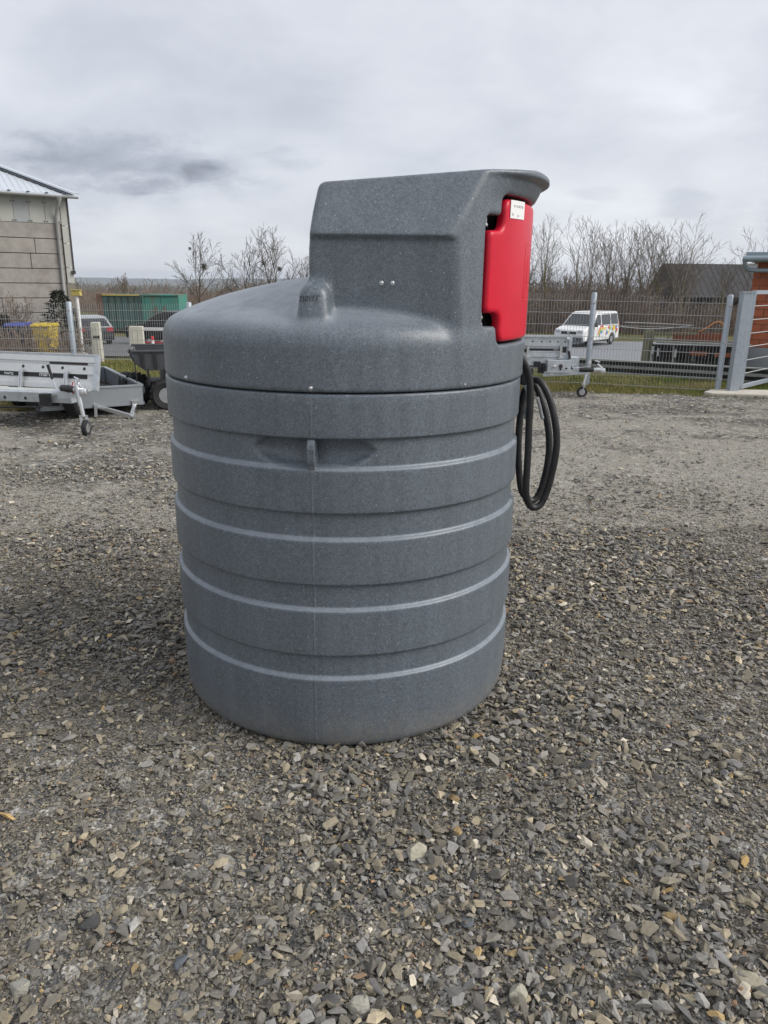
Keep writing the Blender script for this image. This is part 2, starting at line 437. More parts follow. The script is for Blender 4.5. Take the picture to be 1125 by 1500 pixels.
M_binyel = mat('yellow_bin_plastic', (0.58, 0.42, 0.03), 0.5, var=0.1, dirt=(0.40, 0.29, 0.05), dscale=2, damt=0.4)
M_redpaint = mat('red_band_paint', (0.55, 0.03, 0.03), 0.5)
M_whitepaint = mat('white_paint', (0.76, 0.75, 0.73), 0.5, var=0.05)
M_darkroof = mat('dark_sheet_roof', (0.040, 0.038, 0.041), 0.8, var=0.12, scale=1.0)

# ================================================================== FUEL TANK
TX, TY, TR = -0.169, 3.189, 0.727
tank = thing('fuel_tank', 'large ribbed grey plastic fuel tank with red cabinet door standing on the gravel', 'fuel tank', (TX, TY, 0))
LUG = R(-96.2)

def build_tank_body():
    rec = 0.0150
    prof = [(0.60, -.008), (0.690, -.006), (0.706, 0.000), (0.716, 0.013), (TR - 0.005, 0.032), (TR - 0.002, 0.06), (TR - 0.0005, 0.10), (TR, .13)]
    bands = [(0.291, 0.388), (0.565, 0.665), (0.832, 0.931), (1.086, 1.193)]
    for lo, hi in bands:
        z0 = prof[-1][1]
        for k in range(1, 6): prof.append((TR, z0 + (lo - 0.014 - z0) * k / 5))
        prof += [(TR, lo - 0.009), (TR - .0004, lo - 0.005), (TR - 0.0014, lo - 0.002), (TR - 0.0032, lo), (TR - 0.0060, lo + 0.0020), (TR - 0.0095, lo + 0.0042), (TR - 0.0128, lo + 0.0064), (TR - rec + .0006, lo + 0.0092), (TR - rec, lo + .013), (TR - rec, lo + .0185)]
        n = 12
        for k in range(1, n): prof.append((TR - rec, lo + 0.0185 + (hi - 0.012 - lo - 0.0185) * k / n))
        prof += [(TR - rec, hi - 0.006), (TR - rec + 0.0012, hi - 0.0022), (TR - rec + .004, hi - .0008), (TR - 0.005, hi + 0.0002), (TR - 0.0018, hi + 0.0014), (TR - .0004, hi + .0036), (TR, hi + 0.008)]
    for k in range(1, 6): prof.append((TR, 1.203 + (1.334 - 1.203) * k / 5))
    prof += [(TR - 0.001, 1.338), (TR - 0.004, 1.342), (TR - 0.03, 1.343), (0.5, 1.343)]
    prof = np.array(prof); NS = 400
    fine_ = np.array([-.012, -.006, -.0032, 0, .0032, .006, .012])
    th = np.sort(np.concatenate([np.linspace(0, 2 * np.pi, NS, endpoint=False) + .004, (LUG + fine_) % (2 * np.pi), (LUG + np.pi + fine_) % (2 * np.pi)])); NS = len(th)
    Rr = prof[:, 0][:, None] + 0 * th[None]; Z = prof[:, 1][:, None] + 0 * th[None]
    # hollow scooped out either side of the lifting lug
    d = (th - LUG + np.pi) % (2 * np.pi) - np.pi
    s = d[None] * TR
    e = 1 - (s / 0.21) ** 2 - ((Z - 1.150) / 0.068) ** 2
    Rr = Rr - np.where((Z > 1.092) & (Z < 1.188), 0.058 * np.clip(e, 0, 1) ** 0.42, 0)
    # moulded walls are never quite true
    Rr = Rr + np.where(Z > 0.05, 0.0022 * np.sin(3 * th + 1.0 + 2 * Z) + 0.0012 * np.sin(7 * th + 5 * Z), 0)
    # mould parting line
    for ang in (LUG, LUG + np.pi):
        dd = np.abs(((th - ang + np.pi) % (2 * np.pi) - np.pi))[None]
        Rr = Rr + np.where((Z > 0.02) & (Z < 1.33), 0.0016 * np.clip(1 - dd / .0062, 0, 1), 0)
    V = np.stack([Rr * np.cos(th), Rr * np.sin(th), Z], -1).reshape(-1, 3)
    k = len(prof)
    i, j = np.meshgrid(np.arange(k - 1), np.arange(NS), indexing='ij'); j2 = (j + 1) % NS
    F = np.stack([i * NS + j, i * NS + j2, (i + 1) * NS + j2, (i + 1) * NS + j], -1).reshape(-1, 4)
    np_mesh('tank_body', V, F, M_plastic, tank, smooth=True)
build_tank_body()

# ---- lid with the pump cabinet, grown as one moulded skin
def smax(a, b, k):
    h = np.clip(.5 - .5 * (b - a) / k, 0, 1); return b * (1 - h) + a * h + k * h * (1 - h)
def smin(a, b, k): return -smax(-a, -b, k)
def sstep(a, b, x):
    t = np.clip((x - a) / (b - a), 0, 1); return t * t * (3 - 2 * t)
def rbox2(x, y, x0, x1, y0, y1, r):
    qx = np.abs(x - (x0 + x1) / 2) - (x1 - x0) / 2 + r; qy = np.abs(y - (y0 + y1) / 2) - (y1 - y0) / 2 + r
    return np.sqrt(np.maximum(qx, 0) ** 2 + np.maximum(qy, 0) ** 2) + np.minimum(np.maximum(qx, qy), 0) - r

def surface_nets(fn, lo, hi, h):
    """polygon skin of the zero level of a field"""
    ax = [np.arange(a, b + h, h) for a, b in zip(lo, hi)]
    X, Y, Z = np.meshgrid(*ax, indexing='ij')
    V = fn(X, Y, Z).astype(np.float32)
    nx, ny, nz = V.shape
    ins = V < 0
    cnt = np.zeros((nx - 1, ny - 1, nz - 1), np.int8)
    for a in (0, 1):
        for b in (0, 1):
            for c in (0, 1): cnt += ins[a:nx - 1 + a, b:ny - 1 + b, c:nz - 1 + c]
    act = np.argwhere((cnt > 0) & (cnt < 8))
    P = np.zeros((len(act), 3)); C = np.zeros(len(act))
    i, j, k = act.T
    corners = [(a, b, c) for a in (0, 1) for b in (0, 1) for c in (0, 1)]
    for a in corners:
        for ax_ in range(3):
            if a[ax_]: continue
            b = list(a); b[ax_] = 1
            va = V[i + a[0], j + a[1], k + a[2]]; vb = V[i + b[0], j + b[1], k + b[2]]
            m = (va < 0) != (vb < 0)
            t = np.where(m, va / np.where(m, va - vb, 1), 0)
            for q in range(3):
                P[:, q] += np.where(m, a[q] + (t if q == ax_ else 0), 0)
            C += m
    P = P / C[:, None] + act
    P = P * h + np.array([ax[0][0], ax[1][0], ax[2][0]])
    idx = -np.ones((nx - 1, ny - 1, nz - 1), np.int32); idx[i, j, k] = np.arange(len(act))
    faces = []
    for ax_ in range(3):
        sl0 = [slice(None)] * 3; sl1 = [slice(None)] * 3
        sl0[ax_] = slice(0, -1); sl1[ax_] = slice(1, None)
        cr = ins[tuple(sl0)] != ins[tuple(sl1)]
        e = np.argwhere(cr); u, w = (ax_ + 1) % 3, (ax_ + 2) % 3
        ok = (e[:, u] > 0) & (e[:, w] > 0) & (e[:, u] < V.shape[u] - 1) & (e[:, w] < V.shape[w] - 1)
        e = e[ok]; flip = ins[tuple(e.T)]
        q = []
        for du, dw in ((0, 0), (1, 0), (1, 1), (0, 1)):
            c = e.copy(); c[:, u] -= 1 - du; c[:, w] -= 1 - dw
            q.append(idx[tuple(c.T)])
        q = np.stack(q, 1)
        q[~flip] = q[~flip][:, ::-1]
        faces.append(q)
    return P, np.concatenate(faces)

DH = [0, .12, .30, .54, .615, .68, .74, 1.0]
DZ = [1.722, 1.716, 1.687, 1.624, 1.597, 1.567, 1.536, 1.40]
_dc = np.polyfit(DH[:7], DZ[:7], 5)
def open2d(s, z):
    main = rbox2(s, z, -.508, .508, 1.488, 1.984, .028)
    tong = rbox2(s, z, -.592, .592, 1.553, 1.916, .022)
    return smin(main, tong, .012)
def door2d(s, z):
    main = rbox2(s, z, -.497, .497, 1.497, 1.972, .035)
    tong = rbox2(s, z, -.583, .583, 1.598, 1.868, .022)
    return smin(main, tong, .045)
def lid_field(u, v, z):
    r = np.sqrt(u * u + v * v); th = np.arctan2(v, u); s = th * TR
    zt = np.polyval(_dc, np.minimum(r, .74)) - np.maximum(r - .74, 0)
    dome = smax(r - TR, (z - zt) * .93, .052)
    fl = sstep(.90, .45, np.abs(th)) * (.033 * sstep(1.955, 2.045, z) + .027 * sstep(2.0370, 2.0440, z))
    cyl = (r - TR - fl) * .85
    w1 = np.abs(v) - (.627 - .016 * sstep(1.846, 1.826, z) - .05 * np.clip(1.843 - z, 0, 1))
    w2 = (np.abs(v) - (.627 - (z - 1.843) * .43)) * .918
    wall = smax(w1, w2, .006)
    zc = np.minimum(2.006 + .087 * (u + .05), 2.0690)
    top = z - zc
    back = smax(-.088 - u, (-.088 + (z - 1.843) * .2 - u) * .98, .02)
    cab = smax(smax(smax(wall, cyl, .010), top, .012), back, .024)
    body = smin(dome, cab, .022)
    # filler cap housing beside the cabinet wall
    uu = u + .068; hw = .055 - .10 * np.maximum(z - 1.60, 0) - .012 * 0
    hx = np.abs(uu) - hw
    fr = (-.690 + .22 * np.maximum(z - 1.53, 0) - v) * .97
    hump = smax(smax(hx, fr, .042), z - 1.696, .046)
    hump = smax(hump, v + .28, .02)
    body = smin(body, hump, .022)
    cav = smax(open2d(s, z), (TR - .085) - r, .012)
    cav = smax(cav, -u, .01)
    body = smax(body, -cav, .010)
    return smax(body, 1.3475 - z, .006)
P, F = surface_nets(lid_field, (-.76, -.76, 1.32), (.80, .76, 2.09), .0068)
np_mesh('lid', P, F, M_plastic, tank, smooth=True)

def door_field(u, v, z):
    r = np.sqrt(u * u + v * v); th = np.arctan2(v, u); s = th * TR
    d = door2d(s, z)
    sh = smax(r - (TR + .007), (TR - .034) - r, .004)
    d = smax(d, sh, .016)
    return smax(d, -u, .004)
P, F = surface_nets(door_field, (.40, -.62, 1.47), (.75, .62, 2.0), .0056)
door = np_mesh('door', P, F, M_red, tank, smooth=True)

# printed note stuck on the door, curved with it
def on_door(deg, z, off=0.0016):
    a = R(deg); rr = TR + .007 + off; return Vector((rr * math.cos(a), rr * math.sin(a), z))
mb = MB()
NSEG = 8
for k in range(NSEG):
    a0 = -37.0 + 9.3 * k / NSEG; a1 = -37.0 + 9.3 * (k + 1) / NSEG
    t0 = 1.911 + 0.002 * k / NSEG; t1 = 1.911 + 0.002 * (k + 1) / NSEG
    q = [on_door(a0, t0), on_door(a1, t1), on_door(a1, t1 + .058), on_door(a0, t0 + .058)]
    q2 = [p * 1.0 + Vector((math.cos(R(a0)), math.sin(R(a0)), 0)) * .0006 for p in q]
    mb.add(q + q2, [(0, 1, 2, 3), (4, 5, 6, 7), (0, 1, 5, 4), (3, 2, 6, 7)])
obj('paper_note', mb, M_paper, door, fix=False)
mb = MB()
for (a0, z, ws) in [(-35.2, 1.952, [1.2, 0.5, 0.9, 0.5, 1.0]), (-36.0, 1.924, [0.6]), (-33.3, 1.922, [1.6])]:
    a = a0
    for w in ws:
        pts = [on_door(a + w * t, z + .0045 * math.sin(9 * t + a), .0032) for t in np.linspace(0, 1, 7)]
        mb.tube(pts, .0006, 4); a += w + .5
obj('note_writing', mb, M_ink, door)

for nm_, (s0, s1, z0, z1) in (('panel_line', (-.300, .300, 1.640, 1.835)), ('panel_line', (-.255, .255, 1.690, 1.790))):
    pts = [(s0 + (s1 - s0) * k / 20, z0) for k in range(20)] + [(s1, z0 + (z1 - z0) * k / 6) for k in range(6)] + [(s1 - (s1 - s0) * k / 20, z1) for k in range(20)] + [(s0, z1 - (z1 - z0) * k / 6) for k in range(6)]
    mb = MB(); mb.tube([on_door(math.degrees(q / TR), z_, -.0002) for q, z_ in pts], .0013, 5, closed=True); obj(nm_, mb, M_red, door, smooth='all')
# hinge bolts in the two gaps beside the door tongue
for k, (deg, z, ln) in enumerate([(-44.6, 1.884, .050), (-44.8, 1.583, .018), (-44.9, 1.560, .016)]):
    a = R(deg); p = Vector(((TR - .026) * math.cos(a), (TR - .026) * math.sin(a), z))
    mb = MB(); mb.tube([p, p + Vector((0, 0, ln))], .0032, 8); mb.lathe([(0, -.004), (.0062, -.004), (.0072, 0), (.0062, .005), (0, .005)], 10, Matrix.Translation(p))
    mb.lathe([(0, 0), (.005, 0), (.005, .004), (0, .004)], 8, Matrix.Translation(p + Vector((0, 0, ln))))
    obj('hinge_bolt', mb, M_steel, tank, smooth=True)

# round-headed screws: along the lid seam and two in the cabinet wall
screw = MB(); screw.lathe([(.0078, -.002), (.0078, .001), (.0070, .0020)], 14); screw.lathe([(.0050, .0), (.0050, .0035), (.0040, .0052), (.0018, .0060), (0, .0060)], 12)
scr0 = obj('screw', screw, M_steel, tank, smooth=True)
screw_mesh = scr0.data
def place_screw(o, p, nrm):
    o.location = p; o.rotation_euler = Vector(nrm).to_track_quat('Z', 'Y').to_euler()
spots = []
for deg in (-138.5, -96.0, -52.7, -9.5, 34, 77.5, 121, 164):
    a = R(deg); spots.append((Vector((math.cos(a) * (TR + .0005), math.sin(a) * (TR + .0005), 1.3625)), (math.cos(a), math.sin(a), 0)))
for x in (0.152, 0.188): spots.append((Vector((x, -.6272, 1.695)), (0, -1, 0)))
for i, (p, nr) in enumerate(spots):
    o = scr0 if i == 0 else put('screw', screw_mesh, tank)
    place_screw(o, p, nr)

# lifting lug with its eye
mb = MB()
rad = Vector((math.cos(LUG), math.sin(LUG), 0)); tan = Vector((-rad.y, rad.x, 0))
outl = [(TR - .060, 1.196), (TR - .010, 1.196), (TR + .004, 1.182), (TR + .010, 1.160), (TR + .010, 1.118), (TR - .001, 1.086), (TR - .012, 1.078), (TR - .060, 1.078)]
hc = Vector((TR - .018, 1.130)); NH = 24; hr = .0125
ring = []
for k in range(NH):
    a = 2 * math.pi * k / NH; dirv = Vector((math.cos(a), math.sin(a)))
    best = None
    for q in range(len(outl)):
        p0, p1 = Vector(outl[q]), Vector(outl[(q + 1) % len(outl)]); e = p1 - p0
        det = dirv.x * -e.y + dirv.y * e.x
        if abs(det) < 1e-9: continue
        w = p0 - hc; t = (w.x * -e.y + w.y * e.x) / det; uq = (dirv.x * w.y - dirv.y * w.x) / det
        if t > 0 and -1e-6 <= uq <= 1 + 1e-6 and (best is None or t < best): best = t
    ring.append((hc + dirv * best, hc + dirv * hr))
vs = []; fs = []
for side in (-.0135, .0135):
    for o_, i_ in ring:
        for q in (o_, i_): vs.append(rad * q.x + tan * side + Vector((0, 0, q.y)))
m_ = 2 * NH
for k in range(NH):
    k2 = (k + 1) % NH
    fs += [(2 * k, 2 * k2, 2 * k2 + 1, 2 * k + 1), (m_ + 2 * k, m_ + 2 * k + 1, m_ + 2 * k2 + 1, m_ + 2 * k2),
           (2 * k, m_ + 2 * k, m_ + 2 * k2, 2 * k2), (2 * k + 1, 2 * k2 + 1, m_ + 2 * k2 + 1, m_ + 2 * k + 1)]
mb.add(vs, fs)
obj('lifting_lug', mb, M_plastic, tank, bevel=.004)

# hand-written number on the filler housing
def text_obj(name, body, size, m, parent, M, ext=0.0006, shear=0.0):
    cu = bpy.data.curves.new(name, 'FONT'); cu.body = body; cu.size = size; cu.extrude = ext; cu.shear = shear; cu.resolution_u = 3
    o = bpy.data.objects.new(name, cu); COL.objects.link(o)
    bpy.context.view_layer.update()
    me = bpy.data.meshes.new_from_object(o.evaluated_get(bpy.context.evaluated_depsgraph_get()))
    bpy.data.objects.remove(o); me.materials.clear(); me.materials.append(m); me.name = name
    t = bpy.data.objects.new(name, me); COL.objects.link(t); t.parent = parent; t.matrix_local = M
    return t
hw_ = text_obj('handwritten_number', "210113'", .026, M_marker, tank, Matrix.Identity(4), 0.0, .2)
hwv = np.array([v.co[:] for v in hw_.data.vertices])
hwu = hwv[:, 0] * .82 - .118; hwz = hwv[:, 1] + 1.633 + .05 * hwv[:, 0]
vlo, vhi = np.full(len(hwv), -.80), np.full(len(hwv), -.50)
for _ in range(24):                                                  # lay each point of the ink on the moulded face
    vm_ = (vlo + vhi) / 2; ins_ = lid_field(hwu, vm_, hwz) < 0
    vhi = np.where(ins_, vm_, vhi); vlo = np.where(ins_, vlo, vm_)
hw_.data.vertices.foreach_set('co', np.stack([hwu, vlo - .0022, hwz], 1).astype(np.float32).ravel())
hw_.data.update()

# delivery hose in hanging loops, and its nozzle
def smooth_path(pts, n=8):
    pts = [Vector(p) for p in pts]; res = []
    for i in range(len(pts) - 1):
        p0, p1, p2, p3 = pts[max(i - 1, 0)], pts[i], pts[i + 1], pts[min(i + 2, len(pts) - 1)]
        for k in range(n):
            t = k / n
            res.append(0.5 * ((2 * p1) + (p2 - p0) * t + (2 * p0 - 5 * p1 + 4 * p2 - p3) * t * t + (3 * p1 - p0 - 3 * p2 + p3) * t ** 3))
    res.append(pts[-1]); return res
hose_pts = [(.40, 3.00, 1.50), (.472, 2.985, 1.476), (.505, 3.00, 1.448), (.545, 3.02, 1.401), (.573, 3.03, 1.342), (.584, 3.03, 1.262), (.586, 3.03, 1.150), (.590, 3.03, 1.036), (.592, 3.03, .881),
            (.604, 3.04, .822), (.633, 3.05, .790), (.672, 3.06, .815), (.701, 3.06, .93), (.712, 3.06, 1.069), (.690, 3.07, 1.195), (.655, 3.09, 1.285), (.622, 3.12, 1.318), (.592, 3.16, 1.29),
            (.576, 3.17, 1.20), (.572, 3.16, 1.03), (.590, 3.15, .865), (.618, 3.15, .806), (.652, 3.16, .790), (.683, 3.17, .83), (.705, 3.17, .95),
            (.704, 3.17, 1.06), (.682, 3.18, 1.17), (.645, 3.20, 1.27), (.615, 3.215, 1.30), (.592, 3.22, 1.28)]
lp = [Vector(p) - Vector((TX, TY, 0)) for p in hose_pts]
mb = MB(); mb.tube(smooth_path(lp), .0148, 12)
hose = obj('hose', mb, M_rubber, tank, smooth='all')
mb = MB()
nz = [Vector(p) - Vector((TX, TY, 0)) for p in [(.572, 3.09, 1.30), (.586, 3.09, 1.275), (.592, 3.09, 1.235), (.590, 3.09, 1.195), (.583, 3.09, 1.16)]]
mb.tube(smooth_path(nz, 5), [.012] * 6 + [.014] * 6 + [.015] * 6 + [.010] * 3, 10)
nzl = [Vector(p) - Vector((TX, TY, 0)) for p in [(.626, 3.10, 1.25), (.638, 3.10, 1.215), (.648, 3.10, 1.18), (.655, 3.10, 1.16)]]
mb.tube(smooth_path(nzl, 4), .007, 8)
obj('nozzle', mb, M_steel, tank, smooth='all')
mb = MB(); p = Vector((.578, 3.12, 1.335)) - Vector((TX, TY, 0))
mb.box(p, (.05, .05, .07)); mb.box(p + Vector((-.04, 0, .01)), (.05, .03, .04))
obj('nozzle_holder', mb, M_black, tank, bevel=.006)
N_STONES = 800000

# ================================================================== GROUND
def grid_sheet(name, xs, ys, zf, mat_, keep=None, attrs=None, kind='structure', smooth=True):
    X, Y = np.meshgrid(xs, ys, indexing='ij')
    Z = zf(X, Y)
    V = np.stack([X, Y, Z], -1).reshape(-1, 3); nx, ny = X.shape
    i, j = np.meshgrid(np.arange(nx - 1), np.arange(ny - 1), indexing='ij')
    F = np.stack([i * ny + j, (i + 1) * ny + j, (i + 1) * ny + j + 1, i * ny + j + 1], -1).reshape(-1, 4)
    if keep is not None:
        k = keep(X, Y); F = F[k.ravel()[F].all(1)]
    at = {n: f(X, Y).ravel() for n, f in (attrs or {}).items()}
    o = np_mesh(name, V, F, mat_, None, smooth=smooth, attrs=at)
    return tag(o, kind=kind)

def yard_edge(x):
    return np.interp(x, [-30, -9, -4.6, -2.6, 0, 2.66, 4.27, 6.0, 30], [9.4, 9.6, 10.0, 11.2, 12.2, 12.5, 12.24, 11.98, 11.8])
def yard_height(x, y):
    h = (fbm(x * .55, y * .55, 3, 3) - .5) * .050 + (fbm(x * 2.3, y * 2.3, 9, 3) - .5) * .022
    rr = np.sqrt((x - TX) ** 2 + (y - TY) ** 2)
    h = h * np.clip((rr - .70) / .6, 0, 1) - .016 * np.exp(-((rr - .76) / .16) ** 2)
    return h
def dust_amount(x, y):
    """1 where fine pale dust has been driven flat, 0 where stone lies loose"""
    yc = 5.4 + .30 * np.maximum(x, 0) + .02 * np.maximum(-x, 0)
    wid = .65 + .45 * np.clip(x, 0, 3)
    yc = yc + (fbm(x * .75 + 3, x * 0 + 5, 61, 3) - .5) * 2.2 * (x > -.5)
    b = np.exp(-((y - yc) / wid) ** 2) * np.where(x < -.5, .95, .68 + .12 * np.clip(x, -1, 2))
    n = fbm(x * .8, y * 1.5, 21, 4); n2 = fbm(x * 3.0, y * 4.5, 33, 4)
    d = b * 1.45 + (n - .5) * 1.6 + (n2 - .5) * 1.45 + .02
    d += .30 * np.clip((y - 5) / 3, 0, 1)
    return np.clip(d * 1.05, 0, .80) * np.clip((y + (fbm(x * .7, y * .7, 17, 3) - .5) * 3.2 - 2.8) / 2.4, .04, 1)

def ground_material(name, colour_fn):
    m = bpy.data.materials.new(name); m.use_nodes = True
    t = m.node_tree; b = t.nodes['Principled BSDF']
    b.inputs['Roughness'].default_value = 0.95; b.inputs['Specular IOR Level'].default_value = 0.15
    colour_fn(t, b)
    return m
def nd(t, kind, **kw):
    n = t.nodes.new(kind)
    for k, v in kw.items():
        if k in n.inputs.keys(): n.inputs[k].default_value = v
        else: setattr(n, k, v)
    return n
def ramp(t, x, stops):
    r = t.nodes.new('ShaderNodeValToRGB'); e = r.color_ramp.elements
    while len(e) < len(stops): e.new(.5)
    for q, (p, c) in zip(e, stops): q.position = p; q.color = (*c, 1)
    t.links.new(x, r.inputs[0]); return r.outputs[0]
def mixc(t, f, a, b):
    n = t.nodes.new('ShaderNodeMix'); n.data_type = 'RGBA'
    for s, x in ((n.inputs[0], f), (n.inputs[6], a), (n.inputs[7], b)):
        if isinstance(x, (int, float)): s.default_value = x
        elif isinstance(x, tuple): s.default_value = (*x, 1)
        else: t.links.new(x, s)
    return n.outputs[2]

def yard_nodes(t, b):
    l = t.links.new
    tcn = t.nodes.new('ShaderNodeTexCoord')
    vo = nd(t, 'ShaderNodeTexVoronoi', Scale=75.0); l(tcn.outputs['Object'], vo.inputs['Vector'])
    vo2 = nd(t, 'ShaderNodeTexVoronoi', Scale=38.0); l(tcn.outputs['Object'], vo2.inputs['Vector'])
    s1 = nd(t, 'ShaderNodeSeparateColor'); l(vo.outputs['Color'], s1.inputs[0])
    s2 = nd(t, 'ShaderNodeSeparateColor'); l(vo2.outputs['Color'], s2.inputs[0])
    stops = [(0.0, (.035, .034, .033)), (.25, (.10, .098, .093)), (.5, (.165, .158, .145)), (.72, (.23, .215, .185)), (.88, (.30, .27, .215)), (1.0, (.42, .40, .36))]
    c1 = ramp(t, s1.outputs[0], stops); c2 = ramp(t, s2.outputs[0], stops)
    sel = nd(t, 'ShaderNodeMath', operation='GREATER_THAN'); l(s2.outputs[1], sel.inputs[0]); sel.inputs[1].default_value = .62
    st = mixc(t, sel.outputs[0], c1, c2)
    nz = nd(t, 'ShaderNodeTexNoise', Scale=160.0, Detail=4.0); l(tcn.outputs['Object'], nz.inputs['Vector'])
    fines = ramp(t, nz.outputs['Fac'], [(.3, (.085, .074, .056)), (.55, (.175, .152, .113)), (.75, (.27, .24, .185))])
    st = mixc(t, .45, st, fines)
    vo3 = nd(t, 'ShaderNodeTexVoronoi', Scale=19.0, Randomness=1.0); l(tcn.outputs['Object'], vo3.inputs['Vector'])
    s3 = nd(t, 'ShaderNodeSeparateColor'); l(vo3.outputs['Color'], s3.inputs[0])
    c3 = ramp(t, s3.outputs[0], [(0.0, (.05, .05, .05)), (.3, (.14, .138, .132)), (.6, (.24, .235, .22)), (.85, (.36, .345, .31)), (1.0, (.52, .50, .46))])
    sel3 = nd(t, 'ShaderNodeMath', operation='GREATER_THAN'); l(s3.outputs[1], sel3.inputs[0]); sel3.inputs[1].default_value = .55
    st = mixc(t, sel3.outputs[0], st, c3)
    at = nd(t, 'ShaderNodeAttribute', attribute_name='dust')
    nz2 = nd(t, 'ShaderNodeTexNoise', Scale=30.0, Detail=8.0, Roughness=.7); l(tcn.outputs['Object'], nz2.inputs['Vector'])
    ad = nd(t, 'ShaderNodeMath', operation='MULTIPLY_ADD'); l(nz2.outputs['Fac'], ad.inputs[0]); ad.inputs[1].default_value = 1.7; ad.inputs[2].default_value = .12
    su = nd(t, 'ShaderNodeMath', operation='MULTIPLY', use_clamp=True); l(ad.outputs[0], su.inputs[0]); l(at.outputs['Fac'], su.inputs[1])
    mr = nd(t, 'ShaderNodeMapRange'); l(su.outputs[0], mr.inputs[0]); mr.inputs[1].default_value = .25; mr.inputs[2].default_value = 1.0
    dustc = ramp(t, nz.outputs['Fac'], [(.28, (.17, .158, .138)), (.5, (.37, .345, .295)), (.72, (.54, .51, .44))])
    gr = nd(t, 'ShaderNodeTexNoise', Scale=55.0, Detail=6.0, Roughness=.8); l(tcn.outputs['Object'], gr.inputs['Vector'])
    dustc = mixc(t, 1.0, dustc, ramp(t, gr.outputs['Fac'], [(.33, (.42, .42, .42)), (.5, (1, 1, 1)), (.68, (1.35, 1.35, 1.35))]))
    dustc.node.blend_type = 'MULTIPLY'
    col = mixc(t, mr.outputs[0], st, dustc)
    l(col, b.inputs['Base Color'])
    bm1 = nd(t, 'ShaderNodeBump', Strength=.9, Distance=.012, invert=True); l(vo.outputs['Distance'], bm1.inputs['Height'])
    bm2 = nd(t, 'ShaderNodeBump', Strength=.7, Distance=.015); l(s2.outputs[2], bm2.inputs['Height']); l(bm1.outputs[0], bm2.inputs['Normal'])
    bm3 = nd(t, 'ShaderNodeBump', Strength=.5, Distance=.006); l(nz.outputs['Fac'], bm3.inputs['Height']); l(bm2.outputs[0], bm3.inputs['Normal'])
    l(bm3.outputs[0], b.inputs['Normal'])
M_yard = ground_material('gravel_and_dust', yard_nodes)

def field_nodes(t, b):
    l = t.links.new
    tcn = t.nodes.new('ShaderNodeTexCoord')
    n1 = nd(t, 'ShaderNodeTexNoise', Scale=.35, Detail=8.0, Roughness=.65); l(tcn.outputs['Object'], n1.inputs['Vector'])
    n2 = nd(t, 'ShaderNodeTexNoise', Scale=14.0, Detail=6.0, Roughness=.7); l(tcn.outputs['Object'], n2.inputs['Vector'])
    a = ramp(t, n1.outputs['Fac'], [(.35, (.070, .080, .026)), (.52, (.125, .118, .048)), (.68, (.185, .155, .085))])
    bb = ramp(t, n2.outputs['Fac'], [(.3, (.45, .45, .45)), (.7, (1.35, 1.3, 1.2))])
    m = nd(t, 'ShaderNodeMix', data_type='RGBA', blend_type='MULTIPLY'); m.inputs[0].default_value = 1
    l(a, m.inputs[6]); l(bb, m.inputs[7]); l(m.outputs[2], b.inputs['Base Color'])
    bp = nd(t, 'ShaderNodeBump', Strength=.8, Distance=.05); l(n2.outputs['Fac'], bp.inputs['Height']); l(bp.outputs[0], b.inputs['Normal'])
M_field = ground_material('rough_grass', field_nodes)

xs = np.concatenate([-np.geomspace(4200, 32, 24), np.linspace(-30, 40, 141), np.geomspace(42, 4200, 24)])
ys = np.concatenate([[-60, -30, -15, -8], np.linspace(-6, 70, 153), np.geomspace(72, 4300, 40)])
grid_sheet('ground', xs, ys, lambda X, Y: terr(X, Y) - .045, M_field)
grid_sheet('gravel_yard', np.arange(-16, 16.01, .07), np.arange(-4, 13.0, .07), lambda X, Y: terr(X, Y) * 0 + yard_height(X, Y), M_yard,
           keep=lambda X, Y: Y < yard_edge(X) + (fbm(X * 2.2, Y * 2.2, 5, 3) - .5) * .5, attrs={'dust': dust_amount})
# road on the right, car park on the left, both following the slope
grid_sheet('road', np.arange(-5, 60.1, 1.0), np.arange(24, 50.1, .5), lambda X, Y: terr(X, Y) + .02, M_asphalt, keep=lambda X, Y: (Y > 27.5 - .12 * (X - 6) * 0) & (Y < 50 + .18 * (X - 10)))
grid_sheet('car_park', np.arange(-60, -4.9, 1.0), np.arange(20, 60.1, .5), lambda X, Y: terr(X, Y) + .02, M_asphalt2, keep=lambda X, Y: (Y > 24) & (Y < 49))
grid_sheet('footpath', np.arange(-12, -1.9, .5), np.arange(12.0, 13.3, .25), lambda X, Y: terr(X, Y) - .02, M_pad)

# far hills
def hill_band(name, d, x0, x1, ztop, zvar, seed, m):
    xs_ = np.linspace(x0, x1, 520)
    n = fbm(xs_ / (abs(x1 - x0)) * 14, xs_ * 0 + seed, seed, 6)
    top = ztop + (n - .5) * zvar
    V = []; 
    for k, f_ in enumerate((0, .25, .55, .8, 1.0, .9, .5)):
        V.append(np.stack([xs_, np.full_like(xs_, d + k * d * .06), -25 + (top + 25) * f_], -1))
    V = np.stack(V, 1); nx = len(xs_); ny = V.shape[1]
    i, j = np.meshgrid(np.arange(nx - 1), np.arange(ny - 1), indexing='ij')
    F = np.stack([i * ny + j, (i + 1) * ny + j, (i + 1) * ny + j + 1, i * ny + j + 1], -1).reshape(-1, 4)
    tag(np_mesh(name, V.reshape(-1, 3), F, m, None, smooth=True), kind='structure')
M_hill = mat('wooded_hill', (0.062, 0.066, 0.055), 0.95, var=0.4, scale=.02)
hill_band('hills', 900, -900, 500, -8.5, 9, 4, M_hill)
hill_band('hills', 2300, -2400, 1700, 2, 18, 8, M_hill)

